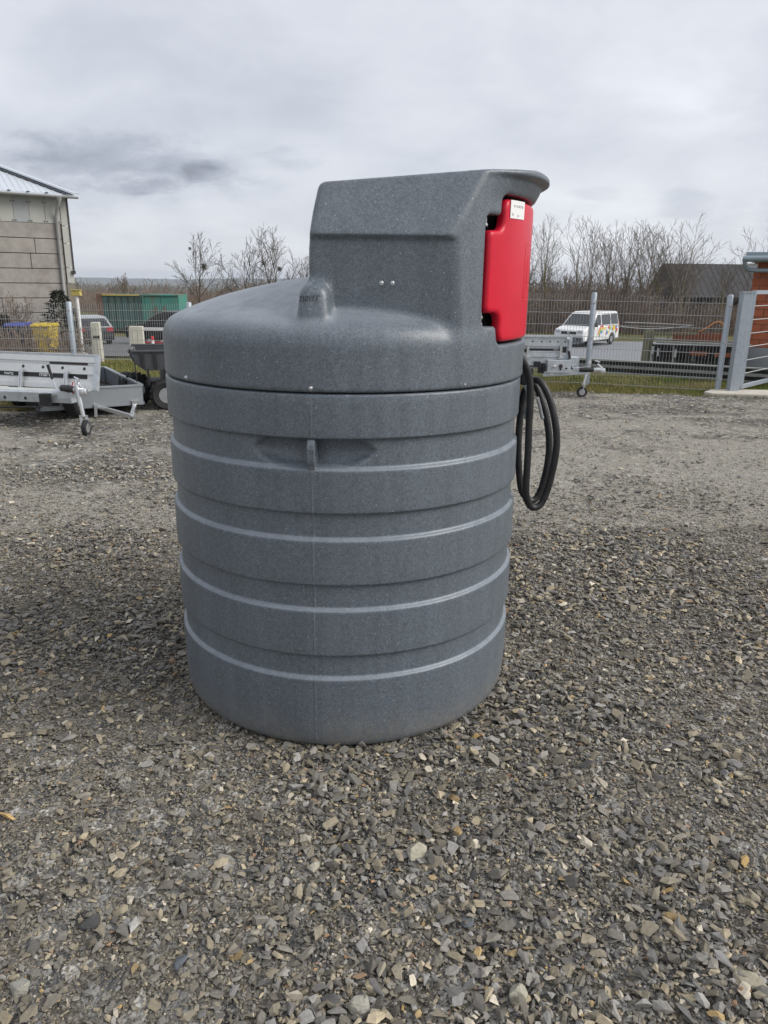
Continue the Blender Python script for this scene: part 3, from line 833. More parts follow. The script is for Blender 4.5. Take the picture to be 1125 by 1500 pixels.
# ---- loose stone: every stone is a solid chip, scattered as one mass
chips = bpy.data.collections.new('gravel_chips')
def chip_mesh(k):
    q = np.random.default_rng(100 + k)
    bm = bmesh.new()
    n = 9 + k % 4
    for _ in range(n):
        d = q.normal(size=3); d /= np.linalg.norm(d); d *= q.uniform(.75, 1.0)
        bm.verts.new(d * np.array([1, q.uniform(.6, .85), [.30, .42, .6][k % 3]]))
    r = bmesh.ops.convex_hull(bm, input=bm.verts)
    for v in [v for v in bm.verts if not v.link_faces]: bm.verts.remove(v)
    me = bpy.data.meshes.new('gravel_chip'); bm.to_mesh(me); bm.free()
    return me

def stone_nodes(t, b):
    l = t.links.new
    at = nd(t, 'ShaderNodeAttribute', attribute_name='tint', attribute_type='INSTANCER')
    tcn = t.nodes.new('ShaderNodeTexCoord')
    n2 = nd(t, 'ShaderNodeTexNoise', Scale=2.2, Detail=5.0, Roughness=.7); l(tcn.outputs['Object'], n2.inputs['Vector'])
    mr = nd(t, 'ShaderNodeMapRange'); l(n2.outputs['Fac'], mr.inputs[0]); mr.inputs[1].default_value = .3; mr.inputs[2].default_value = .7; mr.inputs[3].default_value = .72; mr.inputs[4].default_value = 1.22
    sc = nd(t, 'ShaderNodeVectorMath', operation='SCALE'); l(at.outputs['Color'], sc.inputs[0]); l(mr.outputs[0], sc.inputs['Scale'])
    l(sc.outputs[0], b.inputs['Base Color']); b.inputs['Roughness'].default_value = .72; b.inputs['Specular IOR Level'].default_value = .35
M_stone = ground_material('crushed_stone', stone_nodes)
NCH = 14
for k in range(NCH):
    me = chip_mesh(k); me.materials.append(M_stone)
    chips.objects.link(bpy.data.objects.new('gravel_chip', me))

PAL = 1.22 * np.array([[.055, .056, .060], [.095, .098, .105], [.150, .155, .165], [.21, .215, .225], [.165, .155, .130], [.245, .222, .175], [.33, .295, .225], [.31, .225, .105], [.26, .165, .105], [.42, .40, .36]])
PW = np.array([.16, .22, .20, .10, .13, .09, .05, .010, .010, .03]); PW /= PW.sum()

def scatter_points(n_near):
    q = npr
    u = q.random(n_near)
    # more stones where they show larger
    ya = q.uniform(.80, 6.8, n_near)
    yb = 3.8 + 8.7 * q.random(n_near) ** 1.25
    near = u < .80
    y = np.where(near, ya, yb)
    half = .60 * y + 1.0
    x = q.uniform(-1, 1, n_near) * half
    # thin the first metre evenly per area
    keep = q.random(n_near) < np.where(near, np.minimum(half / (.60 * 4.6 + 1.0), 1) * np.clip((6.8 - y + (fbm(x * .9, y * .9, 91, 3) - .5) * 2.5) / 2.6, 0, 1), 1)
    x, y = x[keep], y[keep]
    d = dust_amount(x, y)
    cl = fbm(x * 2.6, y * 2.6, 77, 3)
    keep = (q.random(len(x)) < np.clip(1.12 - d * .95, .24, 1)) & (np.hypot(x - TX, y - TY) > TR - .055) & (y < yard_edge(x) + .05)
    x, y, cl = x[keep], y[keep], cl[keep]
    n = len(x)
    patch = fbm(x * 1.5, y * 1.5, 55, 4)                      # where coarse stone or fine chippings lie
    coarse = .30 + .70 * np.clip((patch - .36) / .28, 0, 1)
    s = np.exp(q.normal(math.log(.0053), .52, n)) * (.78 + .50 * coarse)
    big = q.random(n) < .025 + .055 * coarse; s = np.where(big, s * q.uniform(1.6, 3.0, n), s)
    far = np.clip((y - 4) / 3, 0, 1)
    s = np.clip(s, .0028, .030) * (1 + .15 * far)
    sc = np.stack([s * q.uniform(.85, 1.35, n), s * q.uniform(.75, 1.1, n), s * q.uniform(.65, 1.15, n)], 1)
    rot = np.stack([q.normal(0, .27, n), q.normal(0, .27, n), q.uniform(0, 6.283, n)], 1)
    z = yard_height(x, y) + s * q.uniform(.05, .50, n) + .5 * s * coarse * q.random(n)
    c = PAL[q.choice(len(PAL), n, p=PW)] * q.uniform(.62, 1.42, (n, 1)) * np.array([1.03, .965, .86])
    dm = np.clip(q.normal(.20, .16, n) + .22 * (1 - coarse) + .25 * far * q.random(n), 0, .8)[:, None]
    c = c * (1 - dm) + (np.array([.235, .205, .150]) * (1 - far[:, None]) + np.array([.33, .315, .28]) * far[:, None]) * dm
    return np.stack([x, y, z], 1), rot, sc, c, q.integers(0, NCH, n)

def gn_scatter(name, pts, rot, sc, col, idx):
    me = bpy.data.meshes.new(name); n = len(pts)
    me.vertices.add(n); me.vertices.foreach_set('co', pts.astype(np.float32).ravel())
    for an, arr, ty, key in (('rot', rot, 'FLOAT_VECTOR', 'vector'), ('scl', sc, 'FLOAT_VECTOR', 'vector')):
        a = me.attributes.new(an, ty, 'POINT'); a.data.foreach_set(key, arr.astype(np.float32).ravel())
    a = me.attributes.new('tint', 'FLOAT_COLOR', 'POINT'); a.data.foreach_set('color', np.concatenate([col, np.ones((n, 1))], 1).astype(np.float32).ravel())
    a = me.attributes.new('idx', 'INT', 'POINT'); a.data.foreach_set('value', idx.astype(np.int32))
    me.materials.append(M_stone)
    o = bpy.data.objects.new(name, me); COL.objects.link(o)
    g = bpy.data.node_groups.new('scatter', 'GeometryNodeTree')
    g.interface.new_socket('Geometry', in_out='INPUT', socket_type='NodeSocketGeometry')
    g.interface.new_socket('Geometry', in_out='OUTPUT', socket_type='NodeSocketGeometry')
    gi, go = g.nodes.new('NodeGroupInput'), g.nodes.new('NodeGroupOutput')
    iop = g.nodes.new('GeometryNodeInstanceOnPoints')
    ci = g.nodes.new('GeometryNodeCollectionInfo'); ci.inputs['Collection'].default_value = chips; ci.inputs['Separate Children'].default_value = True
    ci.inputs['Reset Children'].default_value = True
    def na(nm, ty):
        q = g.nodes.new('GeometryNodeInputNamedAttribute'); q.data_type = ty; q.inputs['Name'].default_value = nm; return q.outputs['Attribute']
    g.links.new(gi.outputs[0], iop.inputs['Points']); g.links.new(ci.outputs[0], iop.inputs['Instance'])
    iop.inputs['Pick Instance'].default_value = True
    g.links.new(na('idx', 'INT'), iop.inputs['Instance Index'])
    e2r = g.nodes.new('FunctionNodeEulerToRotation'); g.links.new(na('rot', 'FLOAT_VECTOR'), e2r.inputs[0])
    g.links.new(e2r.outputs[0], iop.inputs['Rotation']); g.links.new(na('scl', 'FLOAT_VECTOR'), iop.inputs['Scale'])
    g.links.new(iop.outputs[0], go.inputs[0])
    md = o.modifiers.new('scatter', 'NODES'); md.node_group = g
    return o
gs = gn_scatter('gravel', *scatter_points(N_STONES))
tag(gs, 'loose grey and tan crushed stone covering the yard', 'gravel', kind='stuff')

# the few stones that stand out singly
def stone(x, y, size, col, label, seed, flat=.6, rz=0.0):
    q = np.random.default_rng(seed); bm = bmesh.new()
    for _ in range(16):
        d = q.normal(size=3); d /= np.linalg.norm(d); bm.verts.new(d * np.array([1, q.uniform(.65, .9), flat]) * size * q.uniform(.85, 1.05))
    bmesh.ops.convex_hull(bm, input=bm.verts)
    for v in [v for v in bm.verts if not v.link_faces]: bm.verts.remove(v)
    bmesh.ops.bevel(bm, geom=bm.edges[:], offset=size * .05, segments=1, affect='EDGES')
    me = bpy.data.meshes.new('stone'); bm.to_mesh(me); bm.free()
    me.materials.append(mat('stone_' + str(seed), col, .85, var=.25, scale=45, bump=.5, bscale=120))
    o = bpy.data.objects.new('stone', me); COL.objects.link(o)
    o.location = (x, y, float(yard_height(np.array(x), np.array(y))) + size * flat * .55); o.rotation_euler = (q.normal(0, .2), q.normal(0, .2), rz)
    return tag(o, label, 'stone', 'single larger stones in the gravel')

# ================================================================== LEFT BUILDING (concrete panels, pale sheet roof)
def left_building():
    X1, Y0 = -11.95, 30.0
    b = thing('panel_building', 'storage building of grey concrete panels under a pale sheet metal roof', 'building', (X1, Y0, -1.3), R(35))
    def P(x, y, z): return (x - X1, y - Y0, z + 1.3)
    mb = MB(); mb.box(P(-19, 34.2, 1.6), (13.9, 8.2, 5.9)); core = obj('wall', mb, M_joint, b)
    zb = [3.60, 3.06, 2.53, 2.0, 1.48, .95, .42, -.11, -.64, -1.17, -1.7]
    q = random.Random(3)
    for r_ in range(len(zb) - 1):
        xe = [-26.0, -21.0 + q.uniform(-1, 1), -16.1 + q.uniform(-.6, .6), -13.55 + q.uniform(-.5, .5), -12.25] if r_ in (1, 2) else [-26.0, -20.0 + q.uniform(-1, 1), -14.9 + q.uniform(-.8, .8), -12.25]
        for k in range(len(xe) - 1):
            mb = MB(); w = xe[k + 1] - xe[k] - .02; h = zb[r_] - zb[r_ + 1] - .024
            mb.box(P((xe[k] + xe[k + 1]) / 2, Y0 + .03 - q.uniform(0, .012), (zb[r_] + zb[r_ + 1]) / 2), (w, .14, h))
            obj('concrete_panel', mb, M_concrete, core, bevel=.012)
    xe = [-26] + [-25.46 + .53 * k for k in range(25)] + [-12.22]
    cells = [x for x in xe if x < -12.3] + [-12.22]
    for k in range(len(cells) - 1):
        if cells[k + 1] < -19: continue
        mb = MB(); mb.box(P((cells[k] + cells[k + 1]) / 2, Y0 - .03 - .004 * (k % 3), 4.07), (cells[k + 1] - cells[k] - .012, .012, .93))
        o = obj('cladding_sheet', mb, M_fibre2 if (cells[k] > -14.0 and cells[k] < -13.5) else M_fibre, core)
        mb = MB()
        for cx in (cells[k] + .05, cells[k + 1] - .05):
            for cz in (3.66, 4.3): mb.lathe([(.022, 0), (.018, .02), (0, .022)], 8, Matrix.Translation(P(cx, Y0 - .05, cz)) @ Euler((R(90), 0, 0)).to_matrix().to_4x4())
        obj('fixing', mb, M_trimdark, o)
    # narrow strip at the corner: plates above, render below
    for z0, z1, m in [(3.55, 4.5, M_fibre), (2.93, 3.53, M_fibre), (2.07, 2.91, M_fibre), (1.50, 2.05, M_fibre)]:
        mb = MB(); mb.box(P(-12.075, Y0 - .035, (z0 + z1) / 2), (.25, .014, z1 - z0)); obj('corner_plate', mb, m, core)
    mb = MB(); mb.box(P(-12.10, Y0 - .03, .03), (.30, .10, 2.9)); obj('corner_pier', mb, M_render, core)
    mb = MB(); mb.box(P(-11.935, Y0 - .02, 3.2), (.05, .10, 2.7)); mb.box(P(-11.96, Y0 - .05, 1.88), (.14, .14, .12)); obj('verge_trim', mb, M_trimdark, b)
    # hipped roof: ribbed sheets, hip cap, gutter and downpipe
    ez, ey, ex = 4.60, Y0 - .42, -11.72
    run, rise = 4.6, 2.2
    mb = MB()
    A, B_ = P(-27, ey, ez), P(ex, ey, ez); Cc, D = P(ex - run, ey + run, ez + rise), P(-27, ey + run, ez + rise)
    E_, F_ = P(ex, ey + 2 * run, ez), P(-27, ey + 2 * run, ez)
    lo = [Vector(v) - Vector((0, 0, .05)) for v in (A, B_, E_, F_)]
    mb.add([A, B_, Cc, D, E_, F_] + lo, [(0, 1, 2, 3), (1, 4, 2), (3, 2, 4, 5), (6, 9, 8, 7), (0, 6, 7, 1), (1, 7, 8, 4)])
    roof = obj('roof', mb, M_roof, b)
    sl = rise / run
    ribs = MB(); x = -26.9
    while x < ex - .1:
        d = min(run, ex - x) - .30
        if d < .1: break
        a = Vector(P(x, ey + .02, ez + .012)); e = Vector(P(x, ey + d, ez + sl * d + .012)); ribs.bar(a, e, .045, .016)
        x += .21
    y = ey + .2
    while y < ey + 2 * run - .2:
        d = min(y - ey, ey + 2 * run - y) - .30
        if d < .1:
            y += .21; continue
        ribs.bar(P(ex - .02, y, ez + .012), P(ex - d, y, ez + sl * d + .012), .045, .03); y += .21
    o = obj('roof_rib', ribs, M_roof, roof)
    o['kind'] = 'stuff'
    mb = MB(); mb.bar(Vector(P(ex + .02, ey - .02, ez + .05)), Vector(P(ex - run, ey + run, ez + rise + .05)), .50, .03); obj('hip_cap', mb, M_roof, roof)
    mb = MB(); mb.bar(Vector(P(ex - .42, ey + .0, ez + .035)), Vector(P(ex - run - .42, ey + run, ez + rise + .035)), .05, .03); obj('hip_seal', mb, M_trimdark, roof)
    mb = MB(); arc = [(ey - .07 + .07 * math.cos(a), ez - .07 + .07 * math.sin(a)) for a in np.linspace(math.pi, 2 * math.pi, 9)]
    arc += [(p[0] * 1 + (.008 if p[0] < ey - .07 else -.008), p[1] + .006) for p in reversed(arc)]
    mb.prism([(a - Y0, z + 1.3) for a, z in arc], -15, .32, 'x'); obj('gutter', mb, M_zinc, b)
    mb = MB()
    for k in range(22): mb.box(P(ex - .35 - .62 * k, ey + .0, ez + .015), (.10, .10, .02))
    obj('roof_hook', mb, M_trimdark, roof)
    dp = [P(-12.30, ey - .07, ez - .11), P(-12.30, ey - .05, ez - .3), P(-12.36, ey + .1, ez - .48), P(-12.385, Y0 - .13, ez - .75), P(-12.385, Y0 - .13, 1.6), P(-12.40, Y0 - .13, -1.2)]
    mb = MB(); mb.tube([P(-12.30, ey - .07, ez - .10), P(-12.30, ey - .06, ez - .26)], [.11, .06], 10); mb.tube(dp, .055, 10); obj('downpipe', mb, M_zinc, b, smooth=True)
    for x in (-13.02, -12.91):
        mb = MB(); mb.lathe([(0, -.02), (.05, -.015), (.05, .02), (0, .045)], 12, Matrix.Translation(P(x, Y0 - .07, .27)) @ Euler((R(90), 0, 0)).to_matrix().to_4x4()); obj('wall_knob', mb, M_white, core, smooth=True)
left_building()

# ================================================================== RIGHT BUILDING (red block masonry)
def brick_building():
    X0, Y0 = 9.75, 21.0
    b = thing('brick_building', 'red block building with grey plinth and blue grey eaves beside the gate', 'building', (X0, Y0, -.85), R(-28))
    def P(x, y, z): return (x - X0, y - Y0, z + .85)
    mb = MB(); mb.box(P(12.77, 23.03, .68), (6.0, 4.0, 3.05)); core = obj('wall', mb, M_mortar, b)
    bl = MB(); bl.box((0, 0, 0), (.385, .08, .187)); first = obj('brick', bl, M_brick, core, bevel=.004); bm_ = first.data
    hb = MB(); hb.box((0, 0, 0), (.187, .08, .187)); h0 = obj('brick', hb, M_brick, core, bevel=.004); hm = h0.data
    used = [False, False]; q = random.Random(5)
    for r_ in range(11):
        z = .10 + .2 * r_ + .1
        x = X0 + (0.0 if r_ % 2 == 0 else -.2)
        n = 0
        while x < X0 + 4.6:
            half = (r_ % 2 == 1 and n == 0)
            if half: cx, w = X0 + .1, 1
            else: cx, w = x + .2, 0
            loc = P(cx, Y0 + .012 + q.uniform(-.003, .003), z)
            o = (first, h0)[w] if not used[w] else put('brick', (bm_, hm)[w], core)
            if used[w]:
                bv = o.modifiers.new('bevel', 'BEVEL'); bv.width = .004; bv.segments = 1
            used[w] = True
            o.location = loc; x += .4; n += 1
    mb = MB(); mb.box(P(X0 + 3.0, Y0 + .0, -.40), (6.06, .16, 1.0)); obj('plinth', mb, M_plinth, b)
    mb = MB(); mb.prism([(-.62, 3.20), (-.62, 3.38), (4.4, 3.40), (4.4, 3.20)], -.20, 6.2, 'x'); obj('roof', mb, M_fascia, b, bevel=.01)
    mb = MB(); mb.tube([P(X0 - .26, Y0 - .70, 2.36), P(X0 + 6, Y0 - .70, 2.40)], .075, 12); obj('gutter', mb, M_fascia, b, smooth=True)
    mb = MB(); mb.tube([P(X0 - .20, Y0 - .70, 2.33), P(X0 - .20, Y0 - .66, 2.20), P(X0 - .12, Y0 - .56, 2.10), P(X0 + .05, Y0 - .52, 2.08), P(X0 + 3, Y0 - .5, 2.08)], .055, 10); obj('drain_pipe', mb, M_fascia, b, smooth=True)
    mb = MB(); mb.box(P(X0 - .02, Y0 - .3, 2.19), (.24, .3, .12)); obj('soffit_board', mb, M_white, b)
brick_building()

# low warehouse behind the trees
def warehouse():
    b = thing('warehouse', 'low warehouse with a dark sheet roof behind the bare trees', 'building', (45.5, 76, -2.0))
    mb = MB(); mb.box((0, 4.2, 1.35), (34, 7.4, 2.7)); obj('wall', mb, M_darkroof, b)
    mb = MB(); mb.prism([(-.6, 2.6), (3.9, 5.75), (4.5, 5.75), (9, 2.6), (9, 2.5), (-.6, 2.5)], -17.5, 17.5, 'x'); r = obj('roof', mb, M_darkroof, b)
    mb = MB()
    for k in range(58): mb.bar((-17.2 + .6 * k, -.55, 2.65), (-17.2 + .6 * k, 3.85, 5.74), .05, .02)
    o = obj('roof_rib', mb, M_darkroof, r); o['kind'] = 'stuff'
warehouse()

# ================================================================== FENCES
def fence(name, label, posts, height, postr, z0s, grp=None):
    """welded double-rod panels between round posts"""
    f = thing(name, label, 'fence', (posts[0][0], posts[0][1], 0))
    O = Vector((posts[0][0], posts[0][1], 0))
    vm = MB(); vm.box((0, 0, height / 2), (.0046, .0046, height)); vmesh = None
    for k in range(len(posts) - 1):
        a = Vector((*posts[k], z0s[k])); c = Vector((*posts[k + 1], z0s[k + 1])); d = c - a; ln = d.length; ang = math.atan2(d.y, d.x)
        n = int(ln / .05)
        for i in range(1, n):
            p = a + d * (i / n) - O
            if vmesh is None: o = obj('vertical_rod', vm, M_wire, f); vmesh = o.data
            else: o = put('vertical_rod', vmesh, f)
            o.location = p + Vector((0, 0, .03)); o.rotation_euler = (0, 0, ang)
        for j in range(int(height / .2) + 1):
            mb = MB()
            nrm = Vector((-d.y, d.x, 0)).normalized() * .008
            for s_ in (-1, 1): mb.bar(a - O + nrm * s_ + Vector((0, 0, .05 + .2 * j)), c - O + nrm * s_ + Vector((0, 0, .05 + .2 * j)), .007, .007)
            obj('horizontal_rod', mb, M_wire, f)
    for (x, y), z in zip(posts, z0s):
        mb = MB(); mb.lathe([(postr, -.3), (postr, height + .04), (postr * .8, height + .055), (0, height + .06)], 16, Matrix.Translation(Vector((x, y, z)) - O)); p = obj('post', mb, M_postgalv, f, smooth=True)
        mb = MB()
        for j in (0.25, height * .55, height - .1): mb.box(Vector((x, y - postr, z + j)) - O, (.05, .03, .035))
        obj('clamp', mb, M_steel, p)
    return f
fence('mesh_fence', 'low welded mesh fence behind the parked trailers with thick zinc posts', [(-11.55, 16.3), (-9.05, 16.25), (-6.62, 16.2), (-4.02, 15.8), (-1.6, 15.4)], 1.16, .06, [0, 0, 0, .03, .03])
fence('mesh_fence', 'tall welded mesh fence running from the tank to the gate', [(-1.45, 14.1), (1.05, 13.75), (3.56, 13.4), (5.55, 12.62)], 1.53, .045, [-.03, -.03, -.03, -.03])

def gate():
    g = thing('gate', 'grey galvanised tube gate standing open next to the block building', 'gate', (5.72, 12.45, 0))
    mb = MB(); mb.box((0, 0, .79), (.15, .15, 1.60)); obj('gate_post', mb, M_postgalv, g, bevel=.008)
    mb = MB(); mb.box((0, 0, 1.60), (.17, .17, .02)); obj('post_cap', mb, M_postgalv, g)
    d = Vector((1.15, 1.2, 0)).normalized(); a0 = Vector((.16, .10, 0)); ln = 3.2
    def p(t, z): return a0 + d * t + Vector((0, 0, z))
    mb = MB(); mb.bar(p(0, 1.60), p(ln, 1.60), .06, .06); mb.bar(p(0, .09), p(ln, .09), .06, .06); mb.bar(p(0.03, .06), p(0.03, 1.63), .06, .06); mb.bar(p(ln, .06), p(ln, 1.63), .06, .06)
    obj('gate_frame', mb, M_postgalv, g)
    for j in range(1, 7):
        mb = MB(); mb.tube([p(.05, .09 + .216 * j), p(ln, .09 + .216 * j)], .008, 6); obj('gate_rod', mb, M_wire, g)
    mb = MB()
    for z in (.3, 1.3): mb.tube([(.10, .06, z - .04), (.10, .06, z + .04)], .022, 10)
    obj('hinge', mb, M_steel, g)
gate()
mb = MB(); mb.prism([(5.18, 12.28), (5.25, 12.14), (8.5, 11.70), (8.5, 12.5), (5.45, 12.62)], -.06, .045, 'z')
tag(obj('gate_foundation', mb, M_pad, bevel=.02), 'pale concrete strip at the foot of the gate', 'foundation')
mb = MB(); mb.box((-9.2, 16.6, .02), (5.4, .12, .22)); tag(obj('kerb', mb, M_kerb, bevel=.01), kind='structure')

# ================================================================== TREES
def limb_tree(seed, h, spread, levels=4, lean=0.0, stems=1, upness=.5, bare_to=.2):
    """segments of a bare tree: (start, end, r_start, r_end)"""
    q = random.Random(seed); segs = []
    def grow(p, d, ln, r, lev):
        n = (7, 5, 4, 3, 2, 2)[lev]
        pts = [p]; dd = d.copy(); rr = [r]; wob = (.06, .10, .13, .16, .2, .2)[lev]
        for i in range(n):
            dd = (dd + Vector((q.gauss(0, wob), q.gauss(0, wob), q.gauss(0, wob) * .6 + upness * (.0, .10, .08, .05, .03, .0)[lev]))).normalized()
            pts.append(pts[-1] + dd * ln / n); rr.append(max(r * (1 - .88 * (i + 1) / n), .004))
        for i in range(n): segs.append((pts[i], pts[i + 1], rr[i], rr[i + 1]))
        if lev >= levels or ln < .25: return
        k = max(2, int((19, 8, 6, 3, 3)[lev] * q.uniform(.75, 1.2)))
        for c in range(k):
            t0 = bare_to if lev == 0 else .18
            t = t0 + (1 - t0) * (c + q.uniform(.1, .9)) / k; f = t * n; i = min(int(f), n - 1); bp = pts[i].lerp(pts[i + 1], f - i)
            ld = (pts[i + 1] - pts[i]).normalized()
            ax = ld.orthogonal().normalized(); ax.rotate(Matrix.Rotation(c * 2.4 + q.uniform(-.6, .6), 3, ld))
            ang = q.uniform(.40, .80) * (1.1 - .35 * t)
            nd_ = ld.copy(); nd_.rotate(Matrix.Rotation(ang, 3, ax))
            l2 = ln * ((.50, .52, .48, .5, .5)[lev]) * q.uniform(.75, 1.2) * (1.12 - .72 * t if lev == 0 else 1.05 - .5 * t)
            grow(bp, nd_, l2, max(rr[i] * q.uniform(.40, .60), .005), lev + 1)
    for s_ in range(stems):
        d = Vector((lean + q.gauss(0, .05) + (.16 * (s_ - (stems - 1) / 2)), q.gauss(0, .05), 1)).normalized()
        p0 = Vector((.12 * (s_ - (stems - 1) / 2), 0, -.2)); tl = h * q.uniform(.46, .56); pts = [p0]; n = 6
        for i in range(n):
            d = (d + Vector((q.gauss(0, .05), q.gauss(0, .05), .05))).normalized(); pts.append(pts[-1] + d * tl / n)
        r = [h * .0150 * (1 - .6 * i / n) for i in range(n + 1)]
        for i in range(n): segs.append((pts[i], pts[i + 1], r[i], r[i + 1]))
        k = 9 if stems == 1 else 5
        for c in range(k):                                    # limbs fan out and climb
            t = bare_to + (1 - bare_to) * (c + q.uniform(.2, .9)) / k; f = t * n; i = min(int(f), n - 1); bp = pts[i].lerp(pts[i + 1], f - i)
            az = c * 2.4 + q.uniform(-.5, .5); ang = spread * q.uniform(.45, .95) * (1.15 - .75 * t)
            dl = Vector((math.sin(ang) * math.cos(az), math.sin(ang) * math.sin(az), math.cos(ang)))
            grow(bp, dl, h * q.uniform(.40, .52) * (1.08 - .15 * t), r[i] * q.uniform(.40, .55), 1)
        grow(pts[-1], d, h * .42, r[-1] * .8, 1)
    return segs
def rods(segs, minr, n=3):
    """all segments as thin n-sided rods, in one go"""
    A = np.array([s[0] for s in segs]); B = np.array([s[1] for s in segs])
    ra = np.maximum([s[2] for s in segs], minr); rb = np.maximum([s[3] for s in segs], minr)
    d = B - A; d /= np.linalg.norm(d, axis=1)[:, None] + 1e-9
    u = np.cross(d, [.31, .9, .12]); u /= np.linalg.norm(u, axis=1)[:, None]; w = np.cross(d, u)
    V = np.zeros((len(A), 2 * n, 3)); F = np.zeros((len(A), n, 4), int); o = np.arange(len(A)) * 2 * n
    for k in range(n):
        c, s_ = math.cos(6.2832 * k / n), math.sin(6.2832 * k / n)
        V[:, k] = A + (u * c + w * s_) * ra[:, None]; V[:, n + k] = B + (u * c + w * s_) * rb[:, None]
        F[:, k] = np.stack([o + k, o + (k + 1) % n, o + n + (k + 1) % n, o + n + k], 1)
    return V.reshape(-1, 3), F.reshape(-1, 4)
def tree(x, y, h, seed, label, spread=1.0, levels=3, bark=None, group='bare trees along the yard', stems=1, twig=None, minr=.0095, mist=(), upness=.5, z=None, nchild=(3, 5), cat='tree', bare_to=.22, lean=0.0, name='bare_tree'):
    root = thing(name, label, cat, (x, y, tz(x, y) if z is None else z), 0, group)
    sg = limb_tree(seed, h, spread, levels, stems=stems, upness=upness, bare_to=bare_to, lean=lean)
    k = h / max(max(s[1].z for s in sg), .1); sg = [(a * k, b_ * k, ra, rb) for a, b_, ra, rb in sg]
    big = [s for s in sg if s[2] > .030 * h / 8]; small = [s for s in sg if s[2] <= .030 * h / 8]
    np_mesh('trunk', *rods(big, minr, 6), bark or M_bark, root, smooth=True)
    np_mesh('crown', *rods(small, minr), twig or M_twig, root)
    for (mx_, my_, mz_, mr_) in mist:
        q = random.Random(seed + 5); mb = MB()
        for _ in range(260):
            d = Vector((q.gauss(0, 1), q.gauss(0, 1), q.gauss(0, 1))).normalized(); c = Vector((mx_, my_, mz_)) + d * mr_ * q.uniform(.2, 1)
            e = Vector((q.gauss(0, 1), q.gauss(0, 1), q.gauss(0, 1))).normalized() * mr_ * .3
            s_ = d.cross(e).normalized() * mr_ * .10
            mb.add([c - s_, c + s_, c + e], [(0, 1, 2)])
        obj('mistletoe', mb, M_mistle, root, fix=False)['kind'] = 'stuff'
    return root
tree(-18.1, 75, 8.0, 1, 'round bare tree with a dark mistletoe ball behind the turquoise container', 1.25, 3, bark=M_barkdark, twig=M_barkdark, minr=.013, mist=[(.75, -.3, 4.8, .42), (-.45, -.3, 6.4, .2)], nchild=(4, 5))
tree(-13.9, 75, 7.7, 2, 'bare tree between the mistletoe tree and the forked tree, left of the tank cabinet', 1.0, 3, bark=M_barkdark, twig=M_barkdark, minr=.012, nchild=(4, 5))
tree(-10.9, 75, 8.8, 3, 'forked bare tree with small mistletoe tufts just left of the tank cabinet', .95, 3, bark=M_barkdark, twig=M_barkdark, minr=.012, stems=2, mist=[(-.8, -.3, 5.2, .28), (.7, -.3, 4.7, .3)], nchild=(4, 5))
tree(-7.8, 75, 6.8, 4, 'bare tree half hidden behind the edge of the tank cabinet', 1.0, 3, bark=M_barkdark, twig=M_barkdark, minr=.012, nchild=(4, 5))
tree(11.6, 62, 7.9, 11, 'green stemmed bare tree beside the red door of the tank', .8, 3, M_barkgreen, nchild=(3, 5))
tree(13.0, 63, 8.9, 12, 'slender bare tree rising behind the bonnet of the white van', .7, 3, M_barkgreen, nchild=(3, 5))
tree(15.3, 62, 9.1, 13, 'dark forked bare tree rising above the rear of the white van', .85, 3, M_bark, stems=2, nchild=(3, 5))
tree(17.9, 63, 8.5, 14, 'bare tree to the right of the forked tree above the van', .75, 3, M_bark, stems=2)
tree(19.2, 64, 8.6, 15, 'thin bare tree in the middle of the row above the right fence panel', .6, 3, M_bark)
tree(20.8, 62, 8.4, 16, 'bare tree in the row where the dark warehouse roof begins', .7, 3, M_bark, stems=2)
tree(22.2, 63, 8.7, 17, 'bare tree in the row second from its right hand end', .62, 3, M_barkgreen)
tree(23.2, 62, 9.2, 18, 'tallest dense bare tree at the right hand end of the row', .62, 3, M_bark, stems=2)
tree(25.0, 66, 6.6, 19, 'low mossy bare tree in front of the dark warehouse roof', .8, 3, M_barkgreen, stems=2)
tree(28.4, 66, 6.0, 21, 'small bare tree poking above the middle of the dark warehouse roof', .8, 3, M_barkgreen)
tree(30.2, 64, 9.6, 20, 'bare tree rising over the eaves of the red block building', .95, 3, M_bark)
# far field trees on the left
for i, (x, y, h, lb) in enumerate([(-33.4, 100, 5.2, 'far round bare tree above the left end of the green container'), (-38.5, 110, 4.3, 'far low bare tree next to the concrete panel building'), (-29.5, 120, 4.7, 'far reddish bare tree above the turquoise container')]):
    tree(x, y, h, 30 + i, lb, 1.0, 3, group='bare trees in the far field', twig=M_twig2 if i == 2 else M_twig, minr=.022, nchild=(4, 6), bare_to=.12)

